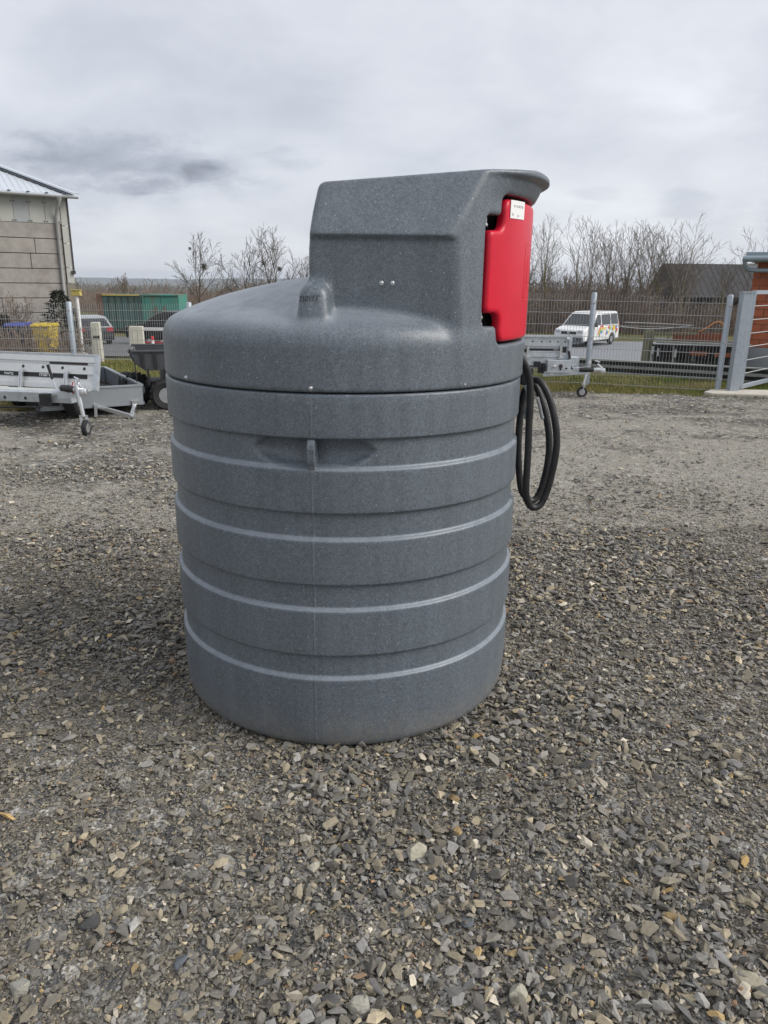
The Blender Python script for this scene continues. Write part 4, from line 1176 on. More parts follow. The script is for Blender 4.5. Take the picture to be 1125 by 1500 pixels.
# thickets that read as one mass
def thicket(name, label, n, xf, yf, hf, seed, m, minr, cat='thicket'):
    q = np.random.default_rng(seed); V = []; F = []
    def seg(a, b_, ra, rb):
        o = len(V); d = b_ - a; d /= (np.linalg.norm(d) + 1e-9)
        u = np.cross(d, [0.3, .9, .1]); u /= np.linalg.norm(u); w = np.cross(d, u)
        for p, r_ in ((a, ra), (b_, rb)):
            for k in range(3):
                t = 2.094 * k; V.append(p + (u * math.cos(t) + w * math.sin(t)) * r_)
        for k in range(3): F.append((o + k, o + (k + 1) % 3, o + 3 + (k + 1) % 3, o + 3 + k))
    for i in range(n):
        x = xf(q); y = yf(q, x); h = hf(q, x); p = np.array([x, y, tz(x, y) - .1]); d = np.array([q.normal(0, .22), q.normal(0, .22), 1.0])
        r_ = minr * q.uniform(1.2, 2.4); ns = 4
        for s_ in range(ns):
            d = d + np.array([q.normal(0, .22), q.normal(0, .22), .1]); d /= np.linalg.norm(d)
            e = p + d * h / ns; seg(p, e, r_, max(r_ * .7, minr)); r_ = max(r_ * .7, minr)
            for _ in range(2):
                dd = d + np.array([q.normal(0, .75), q.normal(0, .75), q.normal(.1, .4)]); dd /= np.linalg.norm(dd)
                mid = p + (e - p) * q.random(); l1 = h * q.uniform(.12, .30); seg(mid, mid + dd * l1, minr, minr * .8)
                d3 = dd + q.normal(0, .5, 3); d3 /= np.linalg.norm(d3); seg(mid + dd * l1 * .5, mid + dd * l1 * .5 + d3 * l1 * .7, minr * .8, minr * .7)
            p = e
    return tag(np_mesh(name, np.array(V), np.array(F), m), label, cat, kind='stuff')
thicket('thicket', 'dense brown bare thicket behind the road', 1750, lambda q: q.uniform(-3, 40), lambda q, x: q.uniform(58, 65), lambda q, x: q.uniform(1.6, 4.0) * (1.0 if x < 22 else .58), 5, M_twig2, .014)
thicket('thicket', 'backing of bare undergrowth behind the trees', 1150, lambda q: q.uniform(-3, 34), lambda q, x: q.uniform(66, 73), lambda q, x: q.uniform(2.2, 5.0) * (1.0 if x < 23 else .5), 6, M_twig, .018)
thicket('thicket', 'bare scrub below the trees left of the tank', 900, lambda q: q.uniform(-30, -2), lambda q, x: q.uniform(78, 90), lambda q, x: q.uniform(1.6, 4.3) * (1 if x > -15.5 else .60), 8, M_twig2, .018)
thicket('wood', 'far brown wood across the fields', 1500, lambda q: q.uniform(-75, 0), lambda q, x: q.uniform(120, 150), lambda q, x: q.uniform(1.8, 4.0), 9, M_twig2, .035, 'wood')
thicket('wood', 'more distant dark wood below the hills', 1500, lambda q: q.uniform(-190, 60), lambda q, x: q.uniform(230, 290), lambda q, x: q.uniform(5, 8.6), 10, M_twig, .075, 'wood')
thicket('hedge', 'reddish bare hedge twigs behind the low mesh fence', 420, lambda q: q.uniform(-12.5, -6.9), lambda q, x: q.uniform(16.9, 18.2), lambda q, x: q.uniform(.35, .95), 12, M_twig2, .0045, 'hedge')

def conifer(x, y, h, w, seed, label):
    root = thing('conifer', label, 'conifer', (x, y, tz(x, y)), 0, 'dark conifers in front of the panel building')
    mb = MB(); mb.tube([(0, 0, -.1), (0, 0, h * .97)], [.06, .012], 7); obj('trunk', mb, M_bark, root)
    q = random.Random(seed); mb = MB()
    for _ in range(1500):
        t = q.random() ** 1.1; z = h * (.03 + .97 * t); rr = w * (.12 + (1 - t) ** .75) * q.uniform(.25, 1.05); a = q.uniform(0, 6.283)
        c = Vector((rr * math.cos(a), rr * math.sin(a), z)); d = Vector((math.cos(a) + q.gauss(0, .4), math.sin(a) + q.gauss(0, .4), q.gauss(.1, .45))).normalized()
        s_ = d.cross(Vector((q.gauss(0, 1), q.gauss(0, 1), q.gauss(0, 1)))).normalized(); l = q.uniform(.10, .22)
        mb.add([c - s_ * .03, c + s_ * .03, c + d * l], [(0, 1, 2)])
    obj('crown', mb, M_conifer, root, fix=False)
conifer(-10.95, 26.0, 2.1, .80, 1, 'dark cone shaped conifer right of the yellow bin')
conifer(-12.9, 26.0, 1.3, .55, 2, 'dark conifer left of the blue bin at the picture edge')
tree(-12.55, 26.5, 2.2, 41, 'small pinkish bare shrub in front of the concrete panels', 1.5, 3, M_twig2, 'shrubs by the building', 3, M_twig2, .006, nchild=(2, 3), upness=.1, cat='shrub', bare_to=.3, name='bare_shrub')

# grass verges: blades
def grass(name, label, n, xr, yr, seed, zf, keep=None, h=(.03, .09)):
    q = np.random.default_rng(seed)
    x = q.uniform(*xr, n); y = q.uniform(*yr, n)
    k = fbm(x * 1.2, y * 1.2, seed, 4) + q.normal(0, .12, n) > .42
    if keep is not None: k &= keep(x, y)
    x, y = x[k], y[k]; n = len(x); z = zf(x, y)
    hh = q.uniform(*h, n) * (.6 + fbm(x * 3, y * 3, seed + 2, 3) * .9); a = q.uniform(0, 6.283, n); w = q.uniform(.003, .007, n)
    lx, ly = q.normal(0, .6, n) * hh, q.normal(0, .6, n) * hh
    ca, sa = np.cos(a) * w, np.sin(a) * w
    V = np.stack([np.stack([x - ca, y - sa, z - .01], 1), np.stack([x + ca, y + sa, z - .01], 1), np.stack([x + lx, y + ly, z + hh], 1)], 1).reshape(-1, 3)
    F = np.arange(3 * n).reshape(-1, 3)
    t = fbm(x * .9, y * .9, seed + 6, 4) + q.normal(0, .14, n)
    c = np.where(t[:, None] > .56, np.array([.30, .25, .11]), np.where(t[:, None] > .44, np.array([.19, .20, .055]), np.array([.115, .15, .032]))) * q.uniform(.7, 1.3, (n, 1))
    col = np.repeat(np.concatenate([c, np.ones((n, 1))], 1), 3, 0)
    return tag(np_mesh(name, V, F, M_grass, None, attrs={'tint': col}), label, 'grass', kind='stuff')
def grass_nodes(t, b):
    at = nd(t, 'ShaderNodeAttribute', attribute_name='tint'); t.links.new(at.outputs['Color'], b.inputs['Base Color'])
M_grass = ground_material('grass_blades', grass_nodes)
grass('grass', 'strip of short grass between the gravel and the tall fence', 110000, (.8, 9.5), (11.8, 16.2), 3, lambda x, y: terr(x, y) - .045, lambda x, y: y > yard_edge(x) - .10 + (fbm(x * 3, y * 3, 8, 3) - .5) * .5)
grass('grass', 'rough grass under and behind the parked trailers', 110000, (-12.5, -1.0), (9.6, 21.5), 4, lambda x, y: terr(x, y) - .045, lambda x, y: (y > yard_edge(x) - .05 + (fbm(x * 3, y * 3, 8, 3) - .5) * .5) & ((y < 11.95) | (y > 13.3)), (.04, .11))

# ================================================================== TRAILERS
def wheel_parts(parent, c, rad, wid, axis='y', name='wheel', rim_m=None, knob=0):
    """tyre with a rim as a sub-part"""
    M = Matrix.Translation(c) @ (Euler((R(90), 0, 0)).to_matrix().to_4x4() if axis == 'y' else Euler((0, R(90), 0)).to_matrix().to_4x4())
    w = wid / 2; ri = rad * (.50 if knob else .58)
    mb = MB(); mb.lathe([(ri, -w * .8), (rad * .86, -w), (rad * .97, -w * .8), (rad, -w * .45), (rad, w * .45), (rad * .97, w * .8), (rad * .86, w), (ri, w * .8), (ri * .97, 0)], 28, M, closed=True)
    if knob:
        for k in range(knob):
            a = 2 * math.pi * k / knob
            for s_ in (-1, 1):
                mb.box(M @ Vector((math.cos(a + .05 * s_) * rad, math.sin(a + .05 * s_) * rad, s_ * w * .45)), (.035, .06, .028), Euler((0, 0, 0)).to_matrix() if axis != 'y' else Matrix.Rotation(-a, 3, 'Y'))
    t = obj(name, mb, M_tyre, parent, smooth=True)
    mb = MB(); mb.lathe([(ri * 1.0, -w * .75), (ri * .95, -w * .55), (ri * .8, -w * .35), (ri * .45, -w * .30), (ri * .35, -w * .5), (0, -w * .5)], 20, M)
    mb.lathe([(ri * 1.0, w * .75), (ri * .95, w * .55), (ri * .8, w * .35), (ri * .45, w * .30), (ri * .35, w * .5), (0, w * .5)], 20, M)
    mb.lathe([(ri * .30, -w * .48), (ri * .30, w * .48)], 14, M)
    obj('rim', mb, rim_m or M_steel, t, smooth=True)
    return t
def jockey(parent, top, foot, rad=.095, ax='x'):
    """prop tube with a small castor wheel"""
    top, foot = Vector(top), Vector(foot); ax_c = foot + Vector((0, 0, rad))
    d = (top - ax_c).normalized()
    mb = MB(); mb.tube([ax_c + d * (rad + .03), top + d * .02], .024, 12); mb.tube([ax_c + d * (rad + .16), top + d * .10], .030, 12)
    mb.tube([top + d * .10, top + d * .17], .013, 8)
    j = obj('jockey_tube', mb, M_steel, parent, smooth=True)
    mb = MB()
    s = Vector((1, 0, 0)) if ax == 'x' else Vector((0, 1, 0))
    for k in (-1, 1): mb.bar(ax_c + s * .035 * k, ax_c + s * .030 * k + d * (rad + .05), .008, .035, up=s)
    mb.box(ax_c + d * (rad + .04), (.075, .05, .012)); obj('wheel_fork', mb, M_steel, j)
    wheel_parts(parent, ax_c, rad, .055, ax, 'jockey_wheel', M_alloy)
def coupling(parent, p, d=(1, 0, 0)):
    p = Vector(p); d = Vector(d).normalized(); sd = Vector((-d.y, d.x, 0)); up = Vector((0, 0, 1))
    mb = MB(); mb.tube([p - d * .30, p - d * .18, p - d * .06], [.040, .045, .030], 12); obj('bellows', mb, M_black, parent, smooth=True)
    mb = MB(); mb.tube([p - d * .08, p - d * .02, p + d * .06], [.032, .036, .044], 14); mb.lathe([(.044, -.05), (.05, -.02), (.04, .022), (0, .035)], 14, Matrix.Translation(p + d * .06))
    obj('coupling_head', mb, M_steel, parent, smooth=True)
    mb = MB(); mb.tube([p + d * .05 + up * .03, p - d * .02 + up * .085, p - d * .0 + up * .12, p - d * .07 + up * .14], [.012, .014, .014, .010], 8); obj('coupling_handle', mb, M_steel, parent, smooth=True)

def flatbed():
    t = thing('flatbed_trailer', 'galvanised flatbed trailer with a tilted front board and jockey wheel at the left', 'trailer', (-3.35, 8.35, 0))
    O = Vector((-3.35, 8.35, 0))
    def P(x, y, z): return Vector((x, y, z)) - O
    # front board: top-hat pressed panel, leaning back
    a, b_ = Vector((-6.4, 9.95, 0)), Vector((-3.52, 9.2, 0)); d = (b_ - a); ln = d.length; d.normalize(); n = Vector((d.y, -d.x, 0))
    lean = Vector((-n.x, -n.y, 0)) * .10
    z0, z1 = .375, .775
    def q(s, h, off=0): # s along from right end (0) leftwards, h 0..1 up the board
        return b_ - d * s + lean * h + n * off + Vector((0, 0, z0 + (z1 - z0) * h)) - O
    mb = MB(); prof = [(0, .0), (.03, .02), (.18, .02), (.20, .004), (.30, .004), (.32, -.008), (.46, -.008), (.48, .016), (.72, .016), (.74, -.004), (.80, -.004), (.83, .022), (1.0, .022)]
    vs = []; fs = []
    for s_ in (0.04, ln):
        for h, o in prof: vs.append(q(s_, h, o))
    k = len(prof)
    for i in range(k - 1): fs.append((i, i + 1, k + i + 1, k + i))
    vs2 = [v - n * .03 for v in vs]; m = len(vs)
    fs += [tuple(x + m for x in reversed(f)) for f in fs] + [(0, k, m + k, m), (k - 1, m + k - 1, m + 2 * k - 1, 2 * k - 1)] + [(i, m + i, m + i + 1, i + 1) for i in range(k - 1)]
    mb.add(vs, []); mb.v = []; mb.add(vs + vs2, fs)
    board = obj('front_board', mb, M_galv2, t)
    mb = MB(); mb.bar(q(.02, 0, .0), q(.02, 1.02, .0), .05, .05, up=n); mb.bar(q(.0, 1.0, .005), q(ln, 1.0, .005), .05, .035, up=n); obj('edge_profile', mb, M_galv, board)
    # recessed black band with the maker's word
    mb = MB()
    vs = [q(.16, .335, -.002), q(2.6, .335, -.002), q(2.6, .455, -.002), q(.16, .455, -.002)]; vs += [v - n * .01 for v in vs]
    mb.add(vs, [(0, 1, 2, 3), (7, 6, 5, 4), (0, 1, 5, 4), (1, 2, 6, 5), (2, 3, 7, 6), (3, 0, 4, 7)]); strip = obj('black_band', mb, M_black, board)
    mb = MB(); vs = [q(.16, .745, .004), q(.7, .745, .004), q(.7, .80, .004), q(.16, .80, .004)]; vs += [v - n * .01 for v in vs]
    mb.add(vs, [(0, 1, 2, 3), (7, 6, 5, 4), (0, 1, 5, 4), (1, 2, 6, 5), (2, 3, 7, 6), (3, 0, 4, 7)]); obj('slot', mb, M_trimdark, board)
    up = (q(.5, 1) - q(.5, 0)).normalized()
    for s_, sz in ((.84, .085), (1.36, .060)):
        o_ = q(s_, .368, .0022); Mx = Matrix((d, up, n)).transposed().to_4x4(); Mx.translation = o_
        text_obj('board_lettering', 'martz', sz, M_white, board, Mx, .0006)
    for s_ in (.19, .50, .78, 1.07, 1.5):
        mb = MB(); c = q(s_, .64, .016); Mq = Matrix((d, up, n)).transposed().to_4x4(); Mq.translation = c
        mb.lathe([(.020, -.004), (.020, .002), (.012, .004), (0, .002)], 12, Mq); obj('lashing_hole', mb, M_trimdark, board)
    for s_ in (.42, 1.07, 1.7):
        mb = MB(); mb.bar(q(s_, -.06, .045), q(s_, .56, .045), .05, .016, up=n); mb.bar(q(s_ - .018, 0, .055), q(s_ - .018, .55, .055), .010, .02, up=n); mb.bar(q(s_ + .018, 0, .055), q(s_ + .018, .55, .055), .010, .02, up=n)
        mb.box(q(s_, -.03, .06), (.11, .05, .03)); obj('bracket', mb, M_steel, t)
    # frame, drawbar with punched holes
    mb = MB(); mb.prism([(-.06, .30), (.06, .30), (.075, .42), (-.075, .42)], -3.2, -.28, 'x', Matrix.Translation((0, .35, 0)) @ Matrix.Rotation(R(-9), 4, 'Z')); 
    obj('frame_beam', mb, M_galv, t, bevel=.006)
    mb = MB(); mb.add([P(-5.6, 9.45, .40), P(-3.55, 9.12, .40), P(-3.60, 8.72, .385), P(-5.6, 9.0, .385)], [(0, 1, 2, 3)]); mb.add([P(-5.6, 9.45, .392), P(-3.55, 9.12, .392), P(-3.60, 8.72, .377), P(-5.6, 9.0, .377)], [(3, 2, 1, 0)]); obj('deck_ledge', mb, M_galv2, t, fix=False)
    mb = MB()
    for k in range(12): mb.lathe([(.014, 0), (.014, .003), (0, .003)], 8, Matrix.Translation(P(-3.75 - .13 * k, 8.86 + .02 * k + .06 * (k % 2), .3895)))
    obj('rivet', mb, M_trimdark, t)
    mb = MB()
    for k in range(5):
        mb.lathe([(.020, 0), (.020, .004), (0, .004)], 8, Matrix.Translation(Vector((-.55 - .26 * k, .268 + .045 * k + .006, .36))) @ Euler((R(90), 0, R(-9))).to_matrix().to_4x4())
    obj('frame_hole', mb, M_trimdark, t)
    mb = MB(); mb.box(P(-3.93, 8.66, .345), (.10, .09, .14)); mb.tube([P(-5.6, 8.9, .25), P(-4.9, 8.8, .20), P(-4.4, 8.75, .245), P(-4.0, 8.7, .25)], .010, 6); obj('cable_box', mb, M_black, t)
    mb = MB(); mb.bar(P(-3.70, 8.55, .42), P(-3.46, 8.44, .455), .09, .08); mb.tube([P(-3.78, 8.60, .43), P(-3.60, 8.52, .45)], .045, 12); obj('overrun_housing', mb, M_galv, t)
    # brake lever with black grip
    mb = MB(); mb.tube([P(-3.91, 8.98, .37), P(-3.97, 8.99, .56)], .011, 8); lv = obj('brake_lever', mb, M_steel, t)
    mb = MB(); mb.tube([P(-3.965, 8.99, .54), P(-4.005, 9.0, .71)], [.016, .020], 8); obj('grip', mb, M_black, lv)
    coupling(t, P(-3.40, 8.37, .50), (.85, -.5, 0))
    mb = MB(); mb.tube([P(-3.50, 8.45, .58), P(-3.52, 8.42, .50), P(-3.49, 8.40, .45)], .006, 6); obj('breakaway_cable', mb, M_lampred, t)
    jockey(t, P(-3.405, 8.33, .455), P(-3.345, 8.30, .0), .092, 'x')
    for (x, y) in ((-3.92, 9.50), (-4.20, 9.85)): wheel_parts(t, P(x, y, .255), .255, .17, 'x')
    mb = MB(); mb.box(P(-4.25, 9.35, .25), (.38, .2, .15)); mb.tube([P(-6.1, 9.7, .26), P(-3.9, 9.5, .26)], .035, 8); obj('axle', mb, M_black, t)
    mb = MB(); vs = [P(-6.4, 9.98, .40), P(-3.55, 9.24, .40), P(-2.95 - .5, 9.8 + 2.0, .40), P(-6.2, 12.4, .40)]
flatbed()

def box_trailer():
    FR = Vector((-3.19, 9.86, 0)); e = Vector((-.515, .857, 0)); w = Vector((-.857, -.515, 0))
    t = thing('box_trailer', 'small grey open box trailer with brown floor resting on its drawbar', 'trailer', (-3.19, 9.86, 0))
    W, Ln = 1.25, 2.35
    def P(a, b_, z): return w * a + e * b_ + Vector((0, 0, z))      # a across, b back
    zb, zt = .125, .365
    def wall(name, p0, p1, nrm, m=M_gtrail, ztop=0.0):
        mb = MB(); mb.bar(p0 + Vector((0, 0, (zb + zt) / 2)), p1 + Vector((0, 0, (zb + zt) / 2)), .025, zt - zb); o = obj(name, mb, m, t)
        r_ = MB(); r_.bar(p0 + Vector((0, 0, zt)), p1 + Vector((0, 0, zt)), .05, .022); r_.bar(p0 + Vector((0, 0, zb + .005)), p1 + Vector((0, 0, zb + .005)), .045, .03); obj('rail', r_, M_gtrail, o)
        return o
    fw = wall('front_wall', P(0, 0, 0), P(W, 0, 0), 0)
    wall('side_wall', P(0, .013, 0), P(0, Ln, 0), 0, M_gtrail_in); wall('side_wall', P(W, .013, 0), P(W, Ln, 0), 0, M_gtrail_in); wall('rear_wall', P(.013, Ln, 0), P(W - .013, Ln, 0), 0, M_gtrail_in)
    mb = MB(); mb.add([P(.01, .01, zb + .02), P(W - .01, .01, zb + .02), P(W - .01, Ln - .01, zb + .02), P(.01, Ln - .01, zb + .02), P(.01, .01, zb), P(W - .01, .01, zb), P(W - .01, Ln - .01, zb), P(.01, Ln - .01, zb)],
                     [(0, 1, 2, 3), (7, 6, 5, 4), (0, 1, 5, 4), (1, 2, 6, 5), (2, 3, 7, 6), (3, 0, 4, 7)]); obj('floor', mb, M_phenol, t)
    for a in (.03, W - .03):
        mb = MB(); mb.bar(P(a, Ln - .05, zb), P(a, Ln - .05, zt + .01), .06, .06); obj('corner_post', mb, M_gtrail_in, t)
    mb = MB(); mb.box((0, 0, 0), (.10, .004, .07)); s = obj('rating_plate', mb, M_whitepaint, t); s.location = P(.42, Ln - .018, zb + .12); s.rotation_euler = (0, 0, math.atan2(w.y, w.x))
    # V drawbar dropped on the gravel
    tip = Vector((-.03, -.42, .03))
    mb = MB(); mb.bar(P(.10, .0, zb), tip + Vector((0, .05, .02)), .045, .045); mb.bar(P(.58, .0, zb), tip, .045, .045); mb.box(tip + Vector((-.01, .03, 0)), (.10, .08, .05)); d = obj('drawbar', mb, M_steel, t, bevel=.004)
    mb = MB(); mb.tube([tip + Vector((0, 0, .0)), tip + Vector((.05, -.03, -.015))], [.025, .03], 10); obj('coupling_head', mb, M_steel, d)
    mb = MB(); mb.bar(P(.60, -.04, zb + .04), P(.62, -.10, .012), .035, .02); mb.tube([P(.60, -.05, zb), P(.50, -.10, zb - .02)], .02, 8); obj('prop_leg', mb, M_steel, t)
    mb = MB(); mb.bar(P(.05, -.03, zb + .025), P(.15, -.03, zb + .025), .05, .05); obj('latch', mb, M_steel, t)
    for a in (-.09, W + .09): wheel_parts(t, P(a, 1.3, .20), .20, .13, 'x')
box_trailer()

def tipper():
    t = thing('tipping_trailer', 'charcoal tipping trailer with knobbly tyres beside the tank', 'trailer', (-3.38, 10.12, 0), R(16))
    L_, Wd = 1.75, 1.0
    # tub: flared sides, open top
    sec = [(.0, .72), (-.02, .74), (.012, .745), (.03, .66), (.075, .56), (.16, .50)]
    mb = MB()
    out = [(-.02, .765), (-.02, .70), (.03, .62), (.16, .52)]
    prof = out + [(L_ - .1, .52), (L_, .765), (L_ - .03, .765), (L_ - .12, .55), (.17, .55), (.06, .64), (.01, .72), (.01, .765)]
    mb.prism(prof, 0, Wd, 'y'); 
    mb2 = MB(); mb2.prism([(.01, .76), (.04, .63), (.17, .52), (L_ - .1, .52), (L_ - .005, .76)], -.018, .0, 'y'); mb2.prism([(.01, .76), (.04, .63), (.17, .52), (L_ - .1, .52), (L_ - .005, .76)], Wd, Wd + .018, 'y')
    tub = obj('tub', mb, M_darktub, t); obj('tub_side', mb2, M_darktub, tub)
    mb = MB(); mb.tube([(-.03, -.025, .772), (L_ + .02, -.025, .772), (L_ + .02, Wd + .025, .772), (-.03, Wd + .025, .772)], .018, 8, closed=True); obj('tub_rim', mb, M_darktub, tub, smooth=True)
    for k, x in enumerate((.14, .30, .62, .95, 1.3)):
        mb = MB(); mb.bar((x, -.03, .76), (x + .01, -.03, .545), .035, .022); obj('rib', mb, M_tubrib, tub)
    mb = MB()
    for z in (.36, .395, .43, .465, .50): mb.box((L_ / 2 + .12, .0, z), (L_ - .45, .03, .031))
    obj('side_board', mb, M_darktub, t)
    for x in (.20, .42, .85): 
        mb = MB(); mb.bar((x, -.03, .54), (x, -.03, .33), .03, .03); obj('side_strut', mb, M_tubrib, t)
    mb = MB(); mb.tube([(.04, -.03, .62), (.045, -.03, .36), (.10, -.03, .28)], .009, 6); mb.tube([(-.01, -.03, .80), (.0, -.03, .74)], .015, 8); obj('tailgate_lever', mb, M_tubrib, t)
    mb = MB(); mb.box((L_ / 2 + .05, .5, .30), (L_ - .2, .5, .08)); mb.tube([(.37, -.05, .21), (.37, 1.05, .21)], .03, 8); obj('chassis', mb, M_tubrib, t)
    wheel_parts(t, Vector((.42, -.08, .20)), .205, .20, 'y', 'wheel', M_alloy, 18)
    wheel_parts(t, Vector((.02, .55, .205)), .215, .20, 'y', 'wheel', M_alloy, 18)
    wheel_parts(t, Vector((.86, -.08, .20)), .205, .20, 'y', 'wheel', M_alloy, 18)
tipper()

def flatbed_right():
    t = thing('flatbed_trailer', 'galvanised trailer nose with punched board and hitch beside the red door', 'trailer', (3.12, 11.8, 0))
    O = Vector((3.12, 11.8, 0))
    def P(x, y, z): return Vector((x, y, z)) - O
    x0, x1 = 1.25, 2.83
    mb = MB()
    for z0, z1, y in [(.60, .665, 11.90), (.668, .76, 11.925), (.762, .90, 11.905), (.902, .935, 11.88)]: mb.box(P((x0 + x1) / 2, y, (z0 + z1) / 2), (x1 - x0, .03, z1 - z0))
    board = obj('front_board', mb, M_galv, t, bevel=.003)
    mb = MB(); mb.box(P(x1 + .02, 11.89, .76), (.045, .06, .37)); obj('edge_profile', mb, M_galv, board)
    for x in (2.27, 2.41, 2.54, 2.66, 2.77):
        mb = MB(); mb.lathe([(.013, 0), (.013, .004), (0, .004)], 10, Matrix.Translation(P(x, 11.893, .835)) @ Euler((R(90), 0, 0)).to_matrix().to_4x4()); obj('lashing_hole', mb, M_trimdark, board)
    mb = MB(); mb.box(P(2.46, 11.915, .712), (.48, .012, .035)); b2 = obj('black_band', mb, M_black, board)
    text_obj('board_lettering', 'martz', .034, M_white, board, Matrix.Translation(P(2.60, 11.906, .704)) @ Euler((R(90), 0, 0)).to_matrix().to_4x4(), .0006)
    mb = MB(); mb.box(P(2.775, 11.906, .715), (.06, .01, .09)); mb.box(P(2.165, 11.906, .69), (.06, .01, .07)); obj('slot', mb, M_trimdark, board)
    for x in (2.20, 2.71):
        mb = MB(); mb.bar(P(x, 11.865, .58), P(x, 11.865, .78), .035, .02, up=(0, 1, 0)); mb.box(P(x, 11.86, .60), (.06, .06, .035)); mb.tube([P(x - .01, 11.85, .62), P(x + .05, 11.83, .60)], .012, 8); obj('bracket', mb, M_steel, t)
    mb = MB(); mb.bar(P(2.80, 11.85, .90), P(2.80, 11.81, .87), .04, .03); obj('hook', mb, M_steel, board)
    # chassis front and gear box
    mb = MB(); mb.box(P(2.1, 11.95, .53), (1.75, .10, .13)); obj('frame_beam', mb, M_galv, t, bevel=.005)
    mb = MB(); mb.box(P(2.36, 11.885, .495), (.10, .05, .075)); obj('socket_plate', mb, M_black, t)
    mb = MB(); mb.box(P(2.68, 11.82, .47), (.36, .14, .19)); g = obj('winch_box', mb, M_galv, t, bevel=.006)
    for (x, z, r_) in ((2.60, .47, .026), (2.70, .48, .030), (2.70, .435, .018), (2.79, .445, .014)):
        mb = MB(); mb.lathe([(r_, 0), (r_, .02), (r_ * .6, .025), (0, .025)], 14, Matrix.Translation(P(x, 11.748, z)) @ Euler((R(90), 0, 0)).to_matrix().to_4x4()); obj('winch_knob', mb, M_steel if x < 2.65 else M_trimdark, g, smooth=True)
    mb = MB(); mb.box(P(2.43, 11.88, .43), (.10, .06, .15)); mb.tube([P(2.45, 11.84, .48), P(2.47, 11.82, .42), P(2.44, 11.82, .36)], .02, 8); obj('plug_bracket', mb, M_black, t)
    mb = MB(); mb.bar(P(2.45, 11.86, .345), P(3.15, 11.80, .40), .07, .085); mb.bar(P(2.88, 11.80, .50), P(2.93, 11.80, .40), .05, .02); mb.bar(P(2.92, 11.80, .435), P(3.13, 11.80, .445), .05, .05); obj('drawbar', mb, M_galv, t, bevel=.006)
    mb = MB(); mb.bar(P(2.55, 11.81, .355), P(2.62, 11.805, .36), .003, .05); obj('sticker', mb, M_whitepaint, t)
    mb = MB(); mb.box(P(2.93, 12.0, .52), (.18, .16, .16)); obj('tool_box', mb, M_galv, t, bevel=.004)
    mb = MB(); mb.bar(P(2.83, 11.86, .70), P(2.855, 11.84, .58), .02, .03); obj('brake_lever', mb, M_black, t)
    coupling(t, P(3.30, 11.78, .425), (1, -.05, 0))
    mb = MB(); mb.tube([P(3.15, 11.8, .36), P(3.15, 11.8, .52)], .030, 12); obj('clamp', mb, M_steel, t)
    jockey(t, P(3.145, 11.8, .46), P(3.07, 11.78, .0), .082, 'y')
    for x in (1.4,): wheel_parts(t, P(x, 12.6, .26), .26, .17, 'y')
    mb = MB(); mb.box(P(1.95, 12.6, .60), (1.8, 1.3, .03)); obj('floor', mb, M_phenol, t)
flatbed_right()

